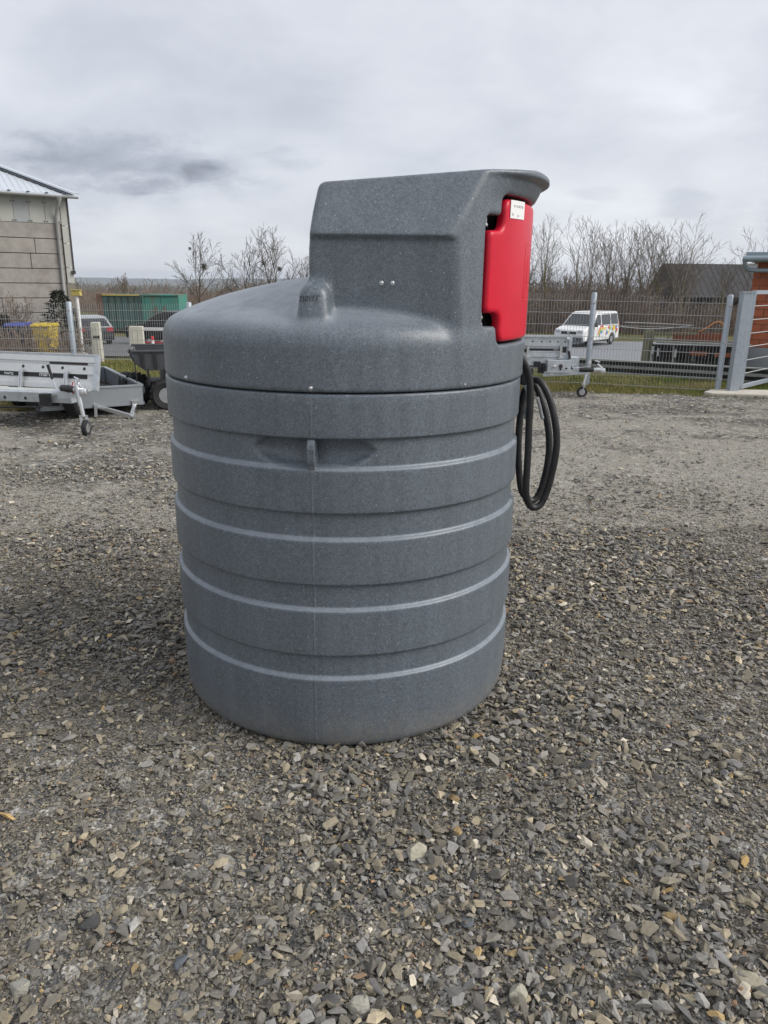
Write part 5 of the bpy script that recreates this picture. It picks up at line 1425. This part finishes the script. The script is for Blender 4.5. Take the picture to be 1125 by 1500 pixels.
# ================================================================== CARS
def arch(cx, r_, z0, n=9):
    return [(cx + r_ * math.cos(a), z0 + r_ * math.sin(a)) for a in np.linspace(math.pi, 0, n)]
def car(name, label, cat, loc, rz, spec, paint, roofm=None, group=None):
    """nose towards -x; body with wheel arches, glasshouse, glass, lamps, wheels"""
    t = thing(name, label, cat, loc, rz, group)
    W = spec['W'] / 2; wr = spec['wr']; zs = spec['sill']
    f1, f2 = spec['axles']; fl = wr * 1.16
    front, rear = spec['front'], spec['rear']
    base = [(front[0][0], zs)] + []
    poly = [(front[0][0], zs)] + arch(f1, fl, zs) + arch(f2, fl, zs) + [(rear[0][0], zs)] + rear[0:] + spec['deck'] + front[::-1]
    clean = []
    for p in poly:
        if not clean or (abs(p[0] - clean[-1][0]) + abs(p[1] - clean[-1][1])) > .01: clean.append(p)
    if abs(clean[0][0] - clean[-1][0]) + abs(clean[0][1] - clean[-1][1]) < .01: clean.pop()
    mb = MB(); mb.prism(clean, -W, W, 'y'); body = obj('body', mb, paint, t, smooth=True, bevel=spec.get('round', .05))
    # dark wells behind the wheels
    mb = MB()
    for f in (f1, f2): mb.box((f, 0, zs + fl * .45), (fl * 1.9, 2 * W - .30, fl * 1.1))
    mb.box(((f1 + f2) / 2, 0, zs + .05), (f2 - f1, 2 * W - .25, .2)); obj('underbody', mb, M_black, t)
    # glasshouse narrower at the roof
    g = spec['glass']; zb, zt = min(p[1] for p in g), max(p[1] for p in g); tum = spec.get('tumble', .16)
    def hw(z): return W - .03 - tum * (z - zb) / (zt - zb)
    vs = [(x, -hw(z), z) for x, z in g] + [(x, hw(z), z) for x, z in g]; k = len(g)
    mb = MB(); mb.add(vs, [(i, (i + 1) % k, k + (i + 1) % k, k + i) for i in range(k)] + [tuple(reversed(range(k))), tuple(range(k, 2 * k))]); gh = obj('cabin', mb, roofm or paint, t, smooth=True, bevel=spec.get('round', .05) * .8)
    for poly in spec['side_windows']:
        for s_ in (-1, 1):
            mb = MB(); a = [(x, s_ * (hw(z) + .006), z) for x, z in poly]; b_ = [(x, s_ * (hw(z) - .02), z) for x, z in poly]; m = len(poly)
            mb.add(a + b_, [tuple(range(m)), tuple(range(2 * m - 1, m - 1, -1))] + [(i, (i + 1) % m, m + (i + 1) % m, m + i) for i in range(m)]); obj('side_window', mb, M_glass, gh)
    for nm, (p0, p1, ins) in (('windscreen', spec['windscreen']), ('rear_window', spec['rear_window'])):
        p0, p1 = Vector((p0[0], 0, p0[1])), Vector((p1[0], 0, p1[1])); d = p1 - p0; nr = Vector((d.z, 0, -d.x)).normalized()
        if nr.x * (1 if nm == 'rear_window' else -1) < 0: nr = -nr
        c = []
        for off in (.007, -.02):
            for tt, sgn in ((.07, -1), (.07, 1), (.92, 1), (.92, -1)):
                p = p0 + d * tt + nr * off; c.append((p.x, sgn * (hw(p.z) - ins), p.z))
        mb = MB(); mb.add(c, [(0, 1, 2, 3), (7, 6, 5, 4), (0, 1, 5, 4), (1, 2, 6, 5), (2, 3, 7, 6), (3, 0, 4, 7)]); obj(nm, mb, M_glass, gh)
    for f in (f1, f2):
        for s_ in (-1, 1): wheel_parts(t, Vector((f, s_ * (W - .11), wr)), wr, .20, 'y', 'wheel', M_alloy)
    for (nm, m, c, d) in spec['bits']:
        for s_ in ((-1, 1) if c[1] else (1,)):
            mb = MB(); mb.box((c[0], c[1] * s_, c[2]), d); obj(nm, mb, m, body, bevel=min(d) * .2)
    return t, body, hw

# white van with painted side, nose towards the camera
van_spec = dict(round=.085, W=1.9, wr=.33, sill=.30, axles=(.92, 3.92), front=[(.04, .30), (.0, .48), (.02, .80), (.10, .98)], rear=[(4.86, .30), (4.89, .5), (4.87, 1.0)],
    deck=[(4.86, 1.14), (.98, 1.16), (.55, 1.10)], glass=[(.80, 1.12), (1.78, 1.86), (2.1, 1.94), (4.55, 1.95), (4.74, 1.88), (4.86, 1.12)], tumble=.14,
    side_windows=[[(1.32, 1.20), (2.30, 1.20), (2.30, 1.78), (1.88, 1.78)], [(2.42, 1.20), (3.62, 1.20), (3.62, 1.79), (2.42, 1.79)], [(3.70, 1.20), (4.72, 1.20), (4.62, 1.79), (3.70, 1.79)]],
    windscreen=((.80, 1.12), (1.78, 1.86), .10), rear_window=((4.86, 1.12), (4.74, 1.88), .12),
    bits=[('bumper', M_gtrail_in, (-.02, 0, .42), (.16, 1.86, .30)), ('grille', M_black, (.02, 0, .80), (.10, .95, .15)), ('headlight', M_lampclear, (.09, .70, .86), (.16, .34, .20)), ('mirror', M_black, (1.35, 1.04, 1.22), (.12, .20, .22)),
          ('number_plate', M_whitepaint, (-.10, 0, .48), (.02, .52, .11)), ('fog_lamp', M_black, (-.06, .68, .45), (.10, .22, .10)), ('tail_light', M_lampred, (4.88, .86, 1.05), (.06, .12, .5))])
VX, VY = 10.95, 46.2
t, vbody, _ = car('van', 'white van painted with a rainbow on its side, parked on the road', 'van', (10.55, 44.6, tz(10.4, 44.6) + .03), R(50), van_spec, M_vanwhite)
mb = MB(); mb.lathe([(.085, 0), (.085, .012), (.068, .014), (.068, .004), (0, .004)], 18, Matrix.Translation((-.035, 0, .80)) @ Euler((0, R(-90), 0)).to_matrix().to_4x4()); obj('round_emblem', mb, M_alloy, vbody)
for side in (-1, 1):
    for x, z0, z1 in ((1.36, .50, 1.14), (2.36, .45, 1.14), (3.66, .50, 1.14)):
        mb = MB(); mb.box((x, side * .951, (z0 + z1) / 2), (.014, .006, z1 - z0)); obj('door_seam', mb, M_trimdark, vbody)
    for x in (2.20, 2.55):
        mb = MB(); mb.box((x, side * .958, 1.04), (.16, .02, .03)); obj('door_handle', mb, M_vanwhite, vbody)
# rainbow and coloured splashes, flat print on the side panel
RB = [('red_print', (.55, .05, .06)), ('orange_print', (.75, .28, .03)), ('yellow_print', (.75, .58, .06)), ('green_print', (.08, .40, .14)), ('blue_print', (.06, .18, .55))]
for side in (-1, 1):
    for k, (nm, c) in enumerate(RB):
        m = bpy.data.materials.get(nm) or mat(nm, c, .4, var=.05)
        mb = MB(); r1, r0 = .98 - .09 * k, .90 - .09 * k; pts = []
        for a in np.linspace(R(28), R(112), 14): pts.append((2.62 - r1 * math.cos(a) * .55 - .3, r1 * math.sin(a) + .20)); 
        inn = [(2.62 - r0 * math.cos(a) * .55 - .3, r0 * math.sin(a) + .20) for a in np.linspace(R(28), R(112), 14)]
        y = side * (.9535 + .0008 * k)
        n_ = len(pts); mb.add([(x, y, z) for x, z in pts + inn], [(i, i + 1, n_ + i + 1, n_ + i) for i in range(n_ - 1)]); obj('rainbow_stripe', mb, m, vbody, fix=False)
    q = random.Random(2)
    for k in range(20):
        nm, c = RB[(2, 2, 1, 3, 4, 0, 2)[k % 7]]; m = bpy.data.materials.get(nm)
        cx, cz, rr = 2.75 + .09 * k + q.uniform(-.1, .1), q.uniform(.52, 1.06), q.uniform(.04, .12)
        if abs(cx - 3.92) < .44 and cz < .85: cz = .98
        mb = MB(); mb.poly([(cx + rr * (1 + .3 * math.sin(3 * a + k)) * math.cos(a), side * (.9580 + .0004 * k), cz + rr * 1.2 * math.sin(a)) for a in np.linspace(0, 2 * math.pi, 11)[:-1]]); obj('paint_splash', mb, m, vbody, fix=False)

suv_spec = dict(W=1.84, wr=.34, sill=.32, axles=(.86, 3.54), front=[(.06, .32), (.0, .5), (.02, .78), (.14, .92)], rear=[(4.42, .32), (4.46, .55), (4.42, .95)],
    deck=[(4.40, 1.06), (1.15, 1.08), (.60, 1.00)], glass=[(.98, 1.05), (1.72, 1.54), (2.1, 1.64), (3.75, 1.62), (4.12, 1.50), (4.42, 1.05)], tumble=.22,
    side_windows=[[(1.42, 1.10), (2.25, 1.10), (2.25, 1.52), (1.88, 1.50)], [(2.35, 1.10), (3.25, 1.10), (3.22, 1.53), (2.35, 1.53)], [(3.34, 1.10), (4.10, 1.10), (3.86, 1.46), (3.31, 1.52)]],
    windscreen=((.98, 1.05), (1.72, 1.54), .10), rear_window=((4.42, 1.05), (4.12, 1.50), .14),
    bits=[('headlight', M_lampclear, (.08, .72, .80), (.16, .30, .14)), ('grille', M_black, (.01, 0, .66), (.06, 1.0, .22)), ('mirror', M_cardark, (1.42, 1.0, 1.12), (.10, .20, .14)), ('tail_light', M_lampred, (4.40, .80, .95), (.08, .22, .2)), ('roof_rail', M_alloy, (2.9, .66, 1.655), (1.7, .03, .03))])
car('parked_car', 'black off-road car with silver roof rails parked behind the white barrier rail', 'car', (-13.3, 40.6, tz(-13, 40) + .03), R(-12), suv_spec, M_cardark, group='cars in the car park')
est_spec = dict(W=1.76, wr=.31, sill=.26, axles=(.82, 3.42), front=[(.06, .26), (.0, .45), (.04, .66), (.16, .76)], rear=[(4.22, .26), (4.27, .5), (4.24, .85)],
    deck=[(4.22, .94), (1.2, .95), (.6, .86)], glass=[(.98, .92), (1.75, 1.36), (2.1, 1.44), (3.5, 1.42), (3.72, 1.36), (4.22, .92)], tumble=.2,
    side_windows=[[(1.45, .97), (2.25, .97), (2.25, 1.34), (1.92, 1.32)], [(2.34, .97), (3.15, .97), (3.12, 1.34), (2.34, 1.34)], [(3.24, .97), (3.85, .97), (3.60, 1.28), (3.21, 1.33)]],
    windscreen=((.98, .92), (1.75, 1.36), .10), rear_window=((4.22, .92), (3.72, 1.36), .12),
    bits=[('headlight', M_lampclear, (.08, .66, .66), (.14, .3, .14)), ('mirror', M_cargrey, (1.45, .95, 1.0), (.1, .18, .12)), ('tail_light', M_lampred, (4.22, .68, .80), (.10, .30, .20)), ('number_plate', M_whitepaint, (4.28, 0, .62), (.02, .52, .11)), ('rear_bumper', M_cargrey, (4.27, 0, .45), (.1, 1.66, .2))])
car('parked_car', 'dark grey hatchback with red tail lights seen behind the left gate pillar', 'car', (-16.8, 42.2, tz(-15.5, 41) + .03), R(-58), est_spec, M_cargrey, M_roofgrey, 'cars in the car park')

# ================================================================== CONTAINERS, BINS, BARRIER
def container(name, label, x0, x1, y, h, m, ribs, rim, door=False):
    t = thing(name, label, 'container', (x0, y, tz(x0, y)), 0)
    w = x1 - x0
    mb = MB(); mb.box((w / 2, 1.2, h / 2 + .12), (w, 2.4, h - .24)); b_ = obj('body', mb, m, t)
    if ribs:
        n = 6
        for k in range(n):
            mb = MB(); mb.box((w * (k + .35) / n, -.03, h / 2 + .05), (w / n * .70, .06, h - .40)); obj('side_panel', mb, m, b_, bevel=.02)
        mb = MB(); mb.box((-.22, 1.2, h / 2 + .05), (.42, 2.5, h)); obj('rusty_end', mb, M_skiprust, t, bevel=.02)
    mb = MB(); mb.box((w / 2, -.05, h - .04), (w, .14, .10)); obj('top_rim', mb, rim, t)
    mb = MB(); mb.box((w / 2, .6, .14), (w * .9, .12, .26)); mb.box((w / 2, 1.8, .14), (w * .9, .12, .26)); obj('skid', mb, M_skiprust, t)
    if door:
        for k in range(2):
            mb = MB(); mb.box((w * (.27 + .46 * k), -.03, h / 2), (w * .44, .05, h - .35)); obj('door_leaf', mb, m, b_, bevel=.015)
        for x in (.9, 1.5):
            mb = MB(); mb.box((x, -.08, h * .55), (.10, .06, .8)); obj('door_bolt', mb, M_skiprust, b_)
    mb = MB(); mb.box((w - .05 if ribs else .05, -.08, h / 2), (.10, .10, h)); obj('corner_post', mb, m, t)
container('green_container', 'dark green ribbed container with a yellowed top rim', -19.3, -16.66, 53.0, 2.52, M_skipgreen, True, M_yelrim)
container('turquoise_container', 'turquoise container with rust stains beside the dark green one', -16.60, -14.15, 53.0, 2.54, M_skipturq, False, M_skipturq, True)

def bin_(x, y, label, body, lid, z):
    t = thing('wheelie_bin', label, 'bin', (x, y, z), 0, 'bins by the panel building')
    mb = MB()
    lo, hi = (.22, .26), (.29, .36)
    mb.add([(sx * lo[0], sy * lo[1], .06) for sx, sy in ((-1, -1), (1, -1), (1, 1), (-1, 1))] + [(sx * hi[0], sy * hi[1], .98) for sx, sy in ((-1, -1), (1, -1), (1, 1), (-1, 1))], [(3, 2, 1, 0), (4, 5, 6, 7), (0, 1, 5, 4), (1, 2, 6, 5), (2, 3, 7, 6), (3, 0, 4, 7)])
    obj('bin_body', mb, body, t, bevel=.02)
    mb = MB(); mb.prism([(-.40, .985), (-.40, 1.03), (-.2, 1.08), (.3, 1.09), (.38, .985)], -.32, .32, 'x'); l_ = obj('bin_lid', mb, lid, t, bevel=.015)
    mb = MB(); mb.tube([(-.25, .40, 1.0), (.25, .40, 1.0)], .02, 8); obj('handle', mb, body, t)
    for s_ in (-1, 1): wheel_parts(t, Vector((s_ * .27, .24, .10)), .10, .05, 'x')
bin_(-11.82, 24.8, 'dark bin with a blue lid against the concrete panels', M_bindark, M_binblue, -.80)
bin_(-10.98, 24.8, 'yellow bin standing right of the blue lidded one', M_binyel, M_binyel, -.80)

def conc_post(x, y, w, h, label, band):
    t = thing('concrete_post', label, 'post', (x, y, tz(x, y)), R(8), 'concrete posts behind the low fence')
    mb = MB(); mb.prism([(-w / 2, -.2), (w / 2, -.2), (w / 2 * .92, h - .02), (w / 2 * .85, h), (-w / 2 * .85, h), (-w / 2 * .92, h - .02)], -.09, .09, 'y'); obj('shaft', mb, M_post_conc, t, bevel=.012)
    for k in (-1, 1):
        mb = MB(); mb.box((k * w * .17, -.094, h * .45), (.02, .014, h * .85)); obj('groove', mb, M_post_conc, t)
    if band:
        mb = MB(); mb.box((.02, -.10, h * .62), (.10, .03, .03)); mb.box((-.03, -.10, h * .62), (.03, .03, .06)); mb.box((.07, -.10, h * .62), (.03, .03, .06)); obj('bracket', mb, M_black, t)
conc_post(-6.52, 17.3, .21, .83, 'slim pale concrete post with a black clip on it', True)
conc_post(-5.84, 18.0, .34, .78, 'wide grooved concrete post right of the slim one', False)
def bollard():
    x, y = -9.13, 30.0
    t = thing('bollard', 'small red and white banded bollard behind the tipping trailer', 'bollard', (x, y, tz(x, y)))
    for k, m in enumerate((M_whitepaint, M_whitepaint, M_redpaint, M_whitepaint, M_redpaint)):
        mb = MB(); mb.lathe([(.065, k * .135), (.065, (k + 1) * .135)] + ([(.04, .70), (0, .71)] if k == 4 else []), 14); obj('band', mb, m, t, smooth=True)
bollard()
def rail():
    x, y = -10.55, 33.0
    t = thing('barrier_rail', 'white barrier rail in front of the black off-road car', 'barrier', (x, y, tz(x, y)))
    z = -.38 - tz(x, y)
    mb = MB(); mb.box((3, 0, z), (6.2, .05, .14)); obj('rail', mb, M_whitepaint, t, bevel=.008)
    mb = MB(); mb.box((3, .02, z - .55), (6.2, .04, .06)); obj('lower_rail', mb, M_redpaint, t)
    for k in range(4):
        mb = MB(); mb.box((.1 + 1.95 * k, .06, z / 2), (.07, .06, z)); obj('rail_post', mb, M_whitepaint, t)
rail()
def marker():
    x, y = -10.33, 26.0
    t = thing('marker_pole', 'white pole with a yellow cap at the corner of the panel building', 'pole', (x, y, tz(x, y)))
    h = 1.12 - tz(x, y)
    mb = MB(); mb.tube([(0, 0, 0), (0, 0, h)], .055, 10); obj('pole', mb, M_whitepaint, t, smooth=True)
    mb = MB(); mb.prism([(-.16, h), (.16, h), (.13, h + .16), (-.13, h + .16)], -.10, .10, 'y'); mb.box((0, 0, h + .18), (.34, .24, .03)); obj('cap', mb, M_yelrim, t, bevel=.01)
marker()

# ================================================================== STEEL STOCK ON THE RIGHT
def ibeam(label, a, b_, h, w, z):
    a, b_ = Vector((*a, 0)), Vector((*b_, 0)); d = b_ - a; ln = d.length
    t = thing('steel_beam', label, 'beam', (a.x, a.y, z), math.atan2(d.y, d.x), 'long steel beams lying behind the tall fence')
    mb = MB(); mb.box((ln / 2, 0, .012), (ln, w, .024)); obj('flange', mb, M_greybeam, t)
    mb = MB(); mb.box((ln / 2, 0, h - .012), (ln, w, .024)); obj('flange', mb, M_greybeam, t)
    mb = MB(); mb.box((ln / 2, 0, h / 2), (ln, .014, h - .048)); obj('web', mb, M_darkiron, t)
    mb = MB()
    for k in range(int(ln / .45)): mb.box((.2 + .45 * k, -w * .25, h / 2), (.012, w * .45, h - .05))
    obj('stiffener', mb, M_darkiron, t)
ibeam('lower steel beam nearest the tall fence', (1.9, 16.3), (7.6, 13.25), .125, .16, .03)
ibeam('upper steel beam lying on the lower one', (1.9, 16.33), (7.6, 13.28), .125, .14, .157)

def rack():
    t = thing('steel_rack', 'long storage rack full of dark iron bars with mossy timber posts', 'rack', (6.95, 20.6, -.74), math.atan2(-.55, 1.9))
    Ln = 2.6
    for k, (x, y) in enumerate(((0, 0), (.14, .55), (.06, 1.0))):
        mb = MB(); mb.bar((x, y, 0), (x + .02, y, 1.24), .14, .12); obj('timber_post', mb, M_wood, t, bevel=.012)
    for k in range(3):
        mb = MB(); mb.bar((Ln - .2 + .1 * k, .4 * k, 0), (Ln - .2 + .1 * k, .4 * k, 1.1), .09, .09); obj('rack_post', mb, M_darkiron, t)
    for y, z, l0, l1 in ((.0, .98, .28, Ln), (.45, 1.02, .28, Ln), (.9, 1.0, .2, Ln)):
        mb = MB(); mb.bar((l0, y, z), (l1, y, z - .02), .20, .055); obj('shelf_beam', mb, M_greybeam, t, bevel=.008)
    mb = MB(); mb.bar((.0, -.02, 1.20), (1.25, .0, 1.21), .06, .045); obj('top_bar', mb, M_wood, t)
    for x in (.55, .95):
        mb = MB(); mb.bar((x, .0, 1.0), (x + .03, .0, 1.2), .045, .045); obj('top_strut', mb, M_wood, t)
    q = random.Random(9)
    for k in range(34):
        x = .24 + k * (Ln - .35) / 34 + q.uniform(-.02, .02); h = q.uniform(.62, .94); y = q.uniform(-.12, .5)
        mb = MB(); w = q.uniform(.025, .06); mb.bar((x, y - .05, .05), (x + q.uniform(-.06, .06), y + .06, h), w, w * .8); obj('iron_bar', mb, (M_darkiron, M_darkiron, M_darkiron, M_rust, M_greybeam)[q.randrange(5) if k % 4 == 0 else 0], t)
    for k in range(6):
        z = .12 + .12 * k; mb = MB(); mb.bar((.35, -.02 + .04 * k, z), (Ln - .1, .02 + .04 * k, z + q.uniform(-.03, .03)), .05, .04); obj('cross_bar', mb, M_darkiron, t)
    for x, z in ((1.35, .72), (1.95, .70)):
        mb = MB(); mb.box((x, -.10, z), (.42, .06, .10)); obj('rusty_block', mb, M_rust, t)
    for x in (.2, .34, .78):
        mb = MB(); mb.box((x, -.14, q.uniform(.5, .8)), (.05, .04, .2)); obj('pale_tag', mb, M_galv, t)
    mb = MB(); mb.bar((-.15, -.5, .09), (1.9, -.7, .07), .35, .06); obj('base_plate', mb, M_greybeam, t)
    mb = MB(); mb.box((1.3, .75, .45), (2.4, .25, .82)); obj('stacked_iron', mb, M_darkiron, t)
rack()
def channel():
    t = thing('rusty_channel', 'rusty brown steel channel lying on top of the iron rack', 'steel channel', (7.75, 20.75, .265), math.atan2(-.5, 1.6))
    mb = MB(); mb.box((.6, 0, .02), (1.25, .22, .03)); obj('flange', mb, M_rust, t)
    mb = MB(); mb.box((.6, -.09, .11), (1.25, .02, .15)); obj('web', mb, M_rust, t)
    mb = MB(); mb.box((.6, -.03, .20), (1.25, .14, .025)); obj('flange', mb, M_rust, t)
    for k in range(7):
        mb = MB(); mb.box((.08 + .175 * k, -.103, .11), (.02, .012, .13)); obj('rib', mb, M_rust, t)
channel()
mb = MB(); mb.tube([(8.35, 20.6, .50), (8.52, 20.5, .62), (8.68, 20.45, .76), (8.80, 20.4, .78), (8.90, 20.4, .68), (8.95, 20.38, .52), (8.97, 20.38, .46)], .026, 8)
tag(obj('bent_pipe', mb, M_orange, smooth='all'), 'bent orange pipe arching over the right end of the iron rack', 'pipe')
for k, (pts, lb) in enumerate([([(6.3, 21.0, .60), (7.1, 21.0, .545), (7.9, 21.0, .59), (8.35, 21.0, .66)], 'lower thin pale rod sagging over the iron rack'), ([(6.5, 21.2, .70), (7.4, 21.2, .68), (8.4, 21.2, .64)], 'upper thin pale rod above the iron rack')]):
    mb = MB(); mb.tube(smooth_path(pts, 5), .014, 6); tag(obj('pale_rod', mb, M_wire, smooth='all'), lb, 'rod', 'thin rods on the rack')

# ================================================================== SINGLE STONES
for a in [(.113, 1.900, .040, (.40, .37, .29), 'pale pointed stone standing up in the gravel in front of the tank', 1, .95, 1.0), (.335, 1.425, .040, (.34, .32, .25), 'chunky tan stone by the bottom edge right of centre', 2, .8, .4),
          (.247, 1.655, .038, (.13, .145, .155), 'flat blue grey slab in front of the right half of the tank', 3, .25, -.4), (-.518, 1.52, .030, (.125, .138, .155), 'flat rounded blue grey stone lower left of the tank', 4, .3, .7),
          (-.377, 1.550, .034, (.24, .175, .085), 'ochre brown flat stone lower left of the tank', 5, .4, .2), (-.335, 1.61, .028, (.36, .33, .26), 'pale flat chip just above the ochre stone', 6, .4, 1.3),
          (-.047, 1.40, .036, (.30, .285, .24), 'lumpy grey tan stone at the bottom edge in the middle', 7, .6, .5), (-.792, 1.63, .042, (.060, .058, .058), 'long dark slate piece on the left side of the foreground', 8, .4, -.1),
          (-.885, 1.43, .042, (.33, .315, .27), 'broad pale stone near the lower left corner', 9, .5, .2), (.945, 1.475, .048, (.29, .26, .195), 'flat tan slab near the lower right corner', 10, .3, -.6),
          (-.198, 1.85, .024, (.38, .355, .285), 'small pale stone in the cluster before the tank, nearest the camera', 11, .7, .6), (-.235, 1.965, .025, (.39, .36, .28), 'small pale stone at the far side of the cluster before the tank', 12, .7, .1)]:
    stone(*a)

# ================================================================== every loose piece an object of its own
def islands(me):
    par = list(range(len(me.vertices)))
    def f(a):
        while par[a] != a: par[a] = par[par[a]]; a = par[a]
        return a
    for e in me.edges:
        a, b_ = f(e.vertices[0]), f(e.vertices[1])
        if a != b_: par[a] = b_
    d = {}
    for i in range(len(par)): d.setdefault(f(i), []).append(i)
    isl = list(d.values()); bb = []
    for c in isl:
        co = np.array([me.vertices[i].co[:] for i in c]); bb.append((co.min(0) - .004, co.max(0) + .004))
    n = len(isl); par = list(range(n))
    for i in range(n):
        for j in range(i):
            if (bb[i][0] <= bb[j][1]).all() and (bb[j][0] <= bb[i][1]).all(): par[f(i)] = f(j)
    g = {}
    for i in range(n): g.setdefault(f(i), []).extend(isl[i])
    return list(g.values())
def explode(o):
    me = o.data; gs_ = islands(me)
    if len(gs_) < 2: return
    sm = bool(me.polygons[0].use_smooth)
    base = o.name.split('.')[0]
    for k, vs in enumerate(gs_):
        st = set(vs); m2 = me.copy(); bm = bmesh.new(); bm.from_mesh(m2); bm.verts.ensure_lookup_table()
        bmesh.ops.delete(bm, geom=[v for v in bm.verts if v.index not in st], context='VERTS'); bm.to_mesh(m2); bm.free()
        if k == 0: o.data = m2
        else:
            c = o.copy(); c.data = m2; c.name = base; COL.objects.link(c)
for o in list(bpy.data.objects):
    if o.type == 'MESH' and o.parent and not o.get('kind') and 0 < len(o.data.vertices) < 2500 and not o.children and o.data.users == 1 and o.name.split('.')[0] not in ('handwritten_number', 'board_lettering', 'crown'):
        explode(o)

# ================================================================== thin damp air
def haze(density):
    mb = MB(); mb.box((0, 0, 0), (2, 2, 2))
    m = bpy.data.materials.new('haze'); m.use_nodes = True; t = m.node_tree; t.nodes.clear()
    o_ = t.nodes.new('ShaderNodeOutputMaterial'); v = t.nodes.new('ShaderNodeVolumePrincipled')
    v.inputs['Color'].default_value = (.80, .86, .95, 1); v.inputs['Density'].default_value = density; v.inputs['Anisotropy'].default_value = .1
    t.links.new(v.outputs[0], o_.inputs['Volume'])
    o = obj('haze', mb, m); o.scale = (4400, 2550, 33); o.location = (0, 2400, 3.0)
    tag(o, 'thin damp haze over the distance', 'haze', kind='stuff')
haze(.00025)
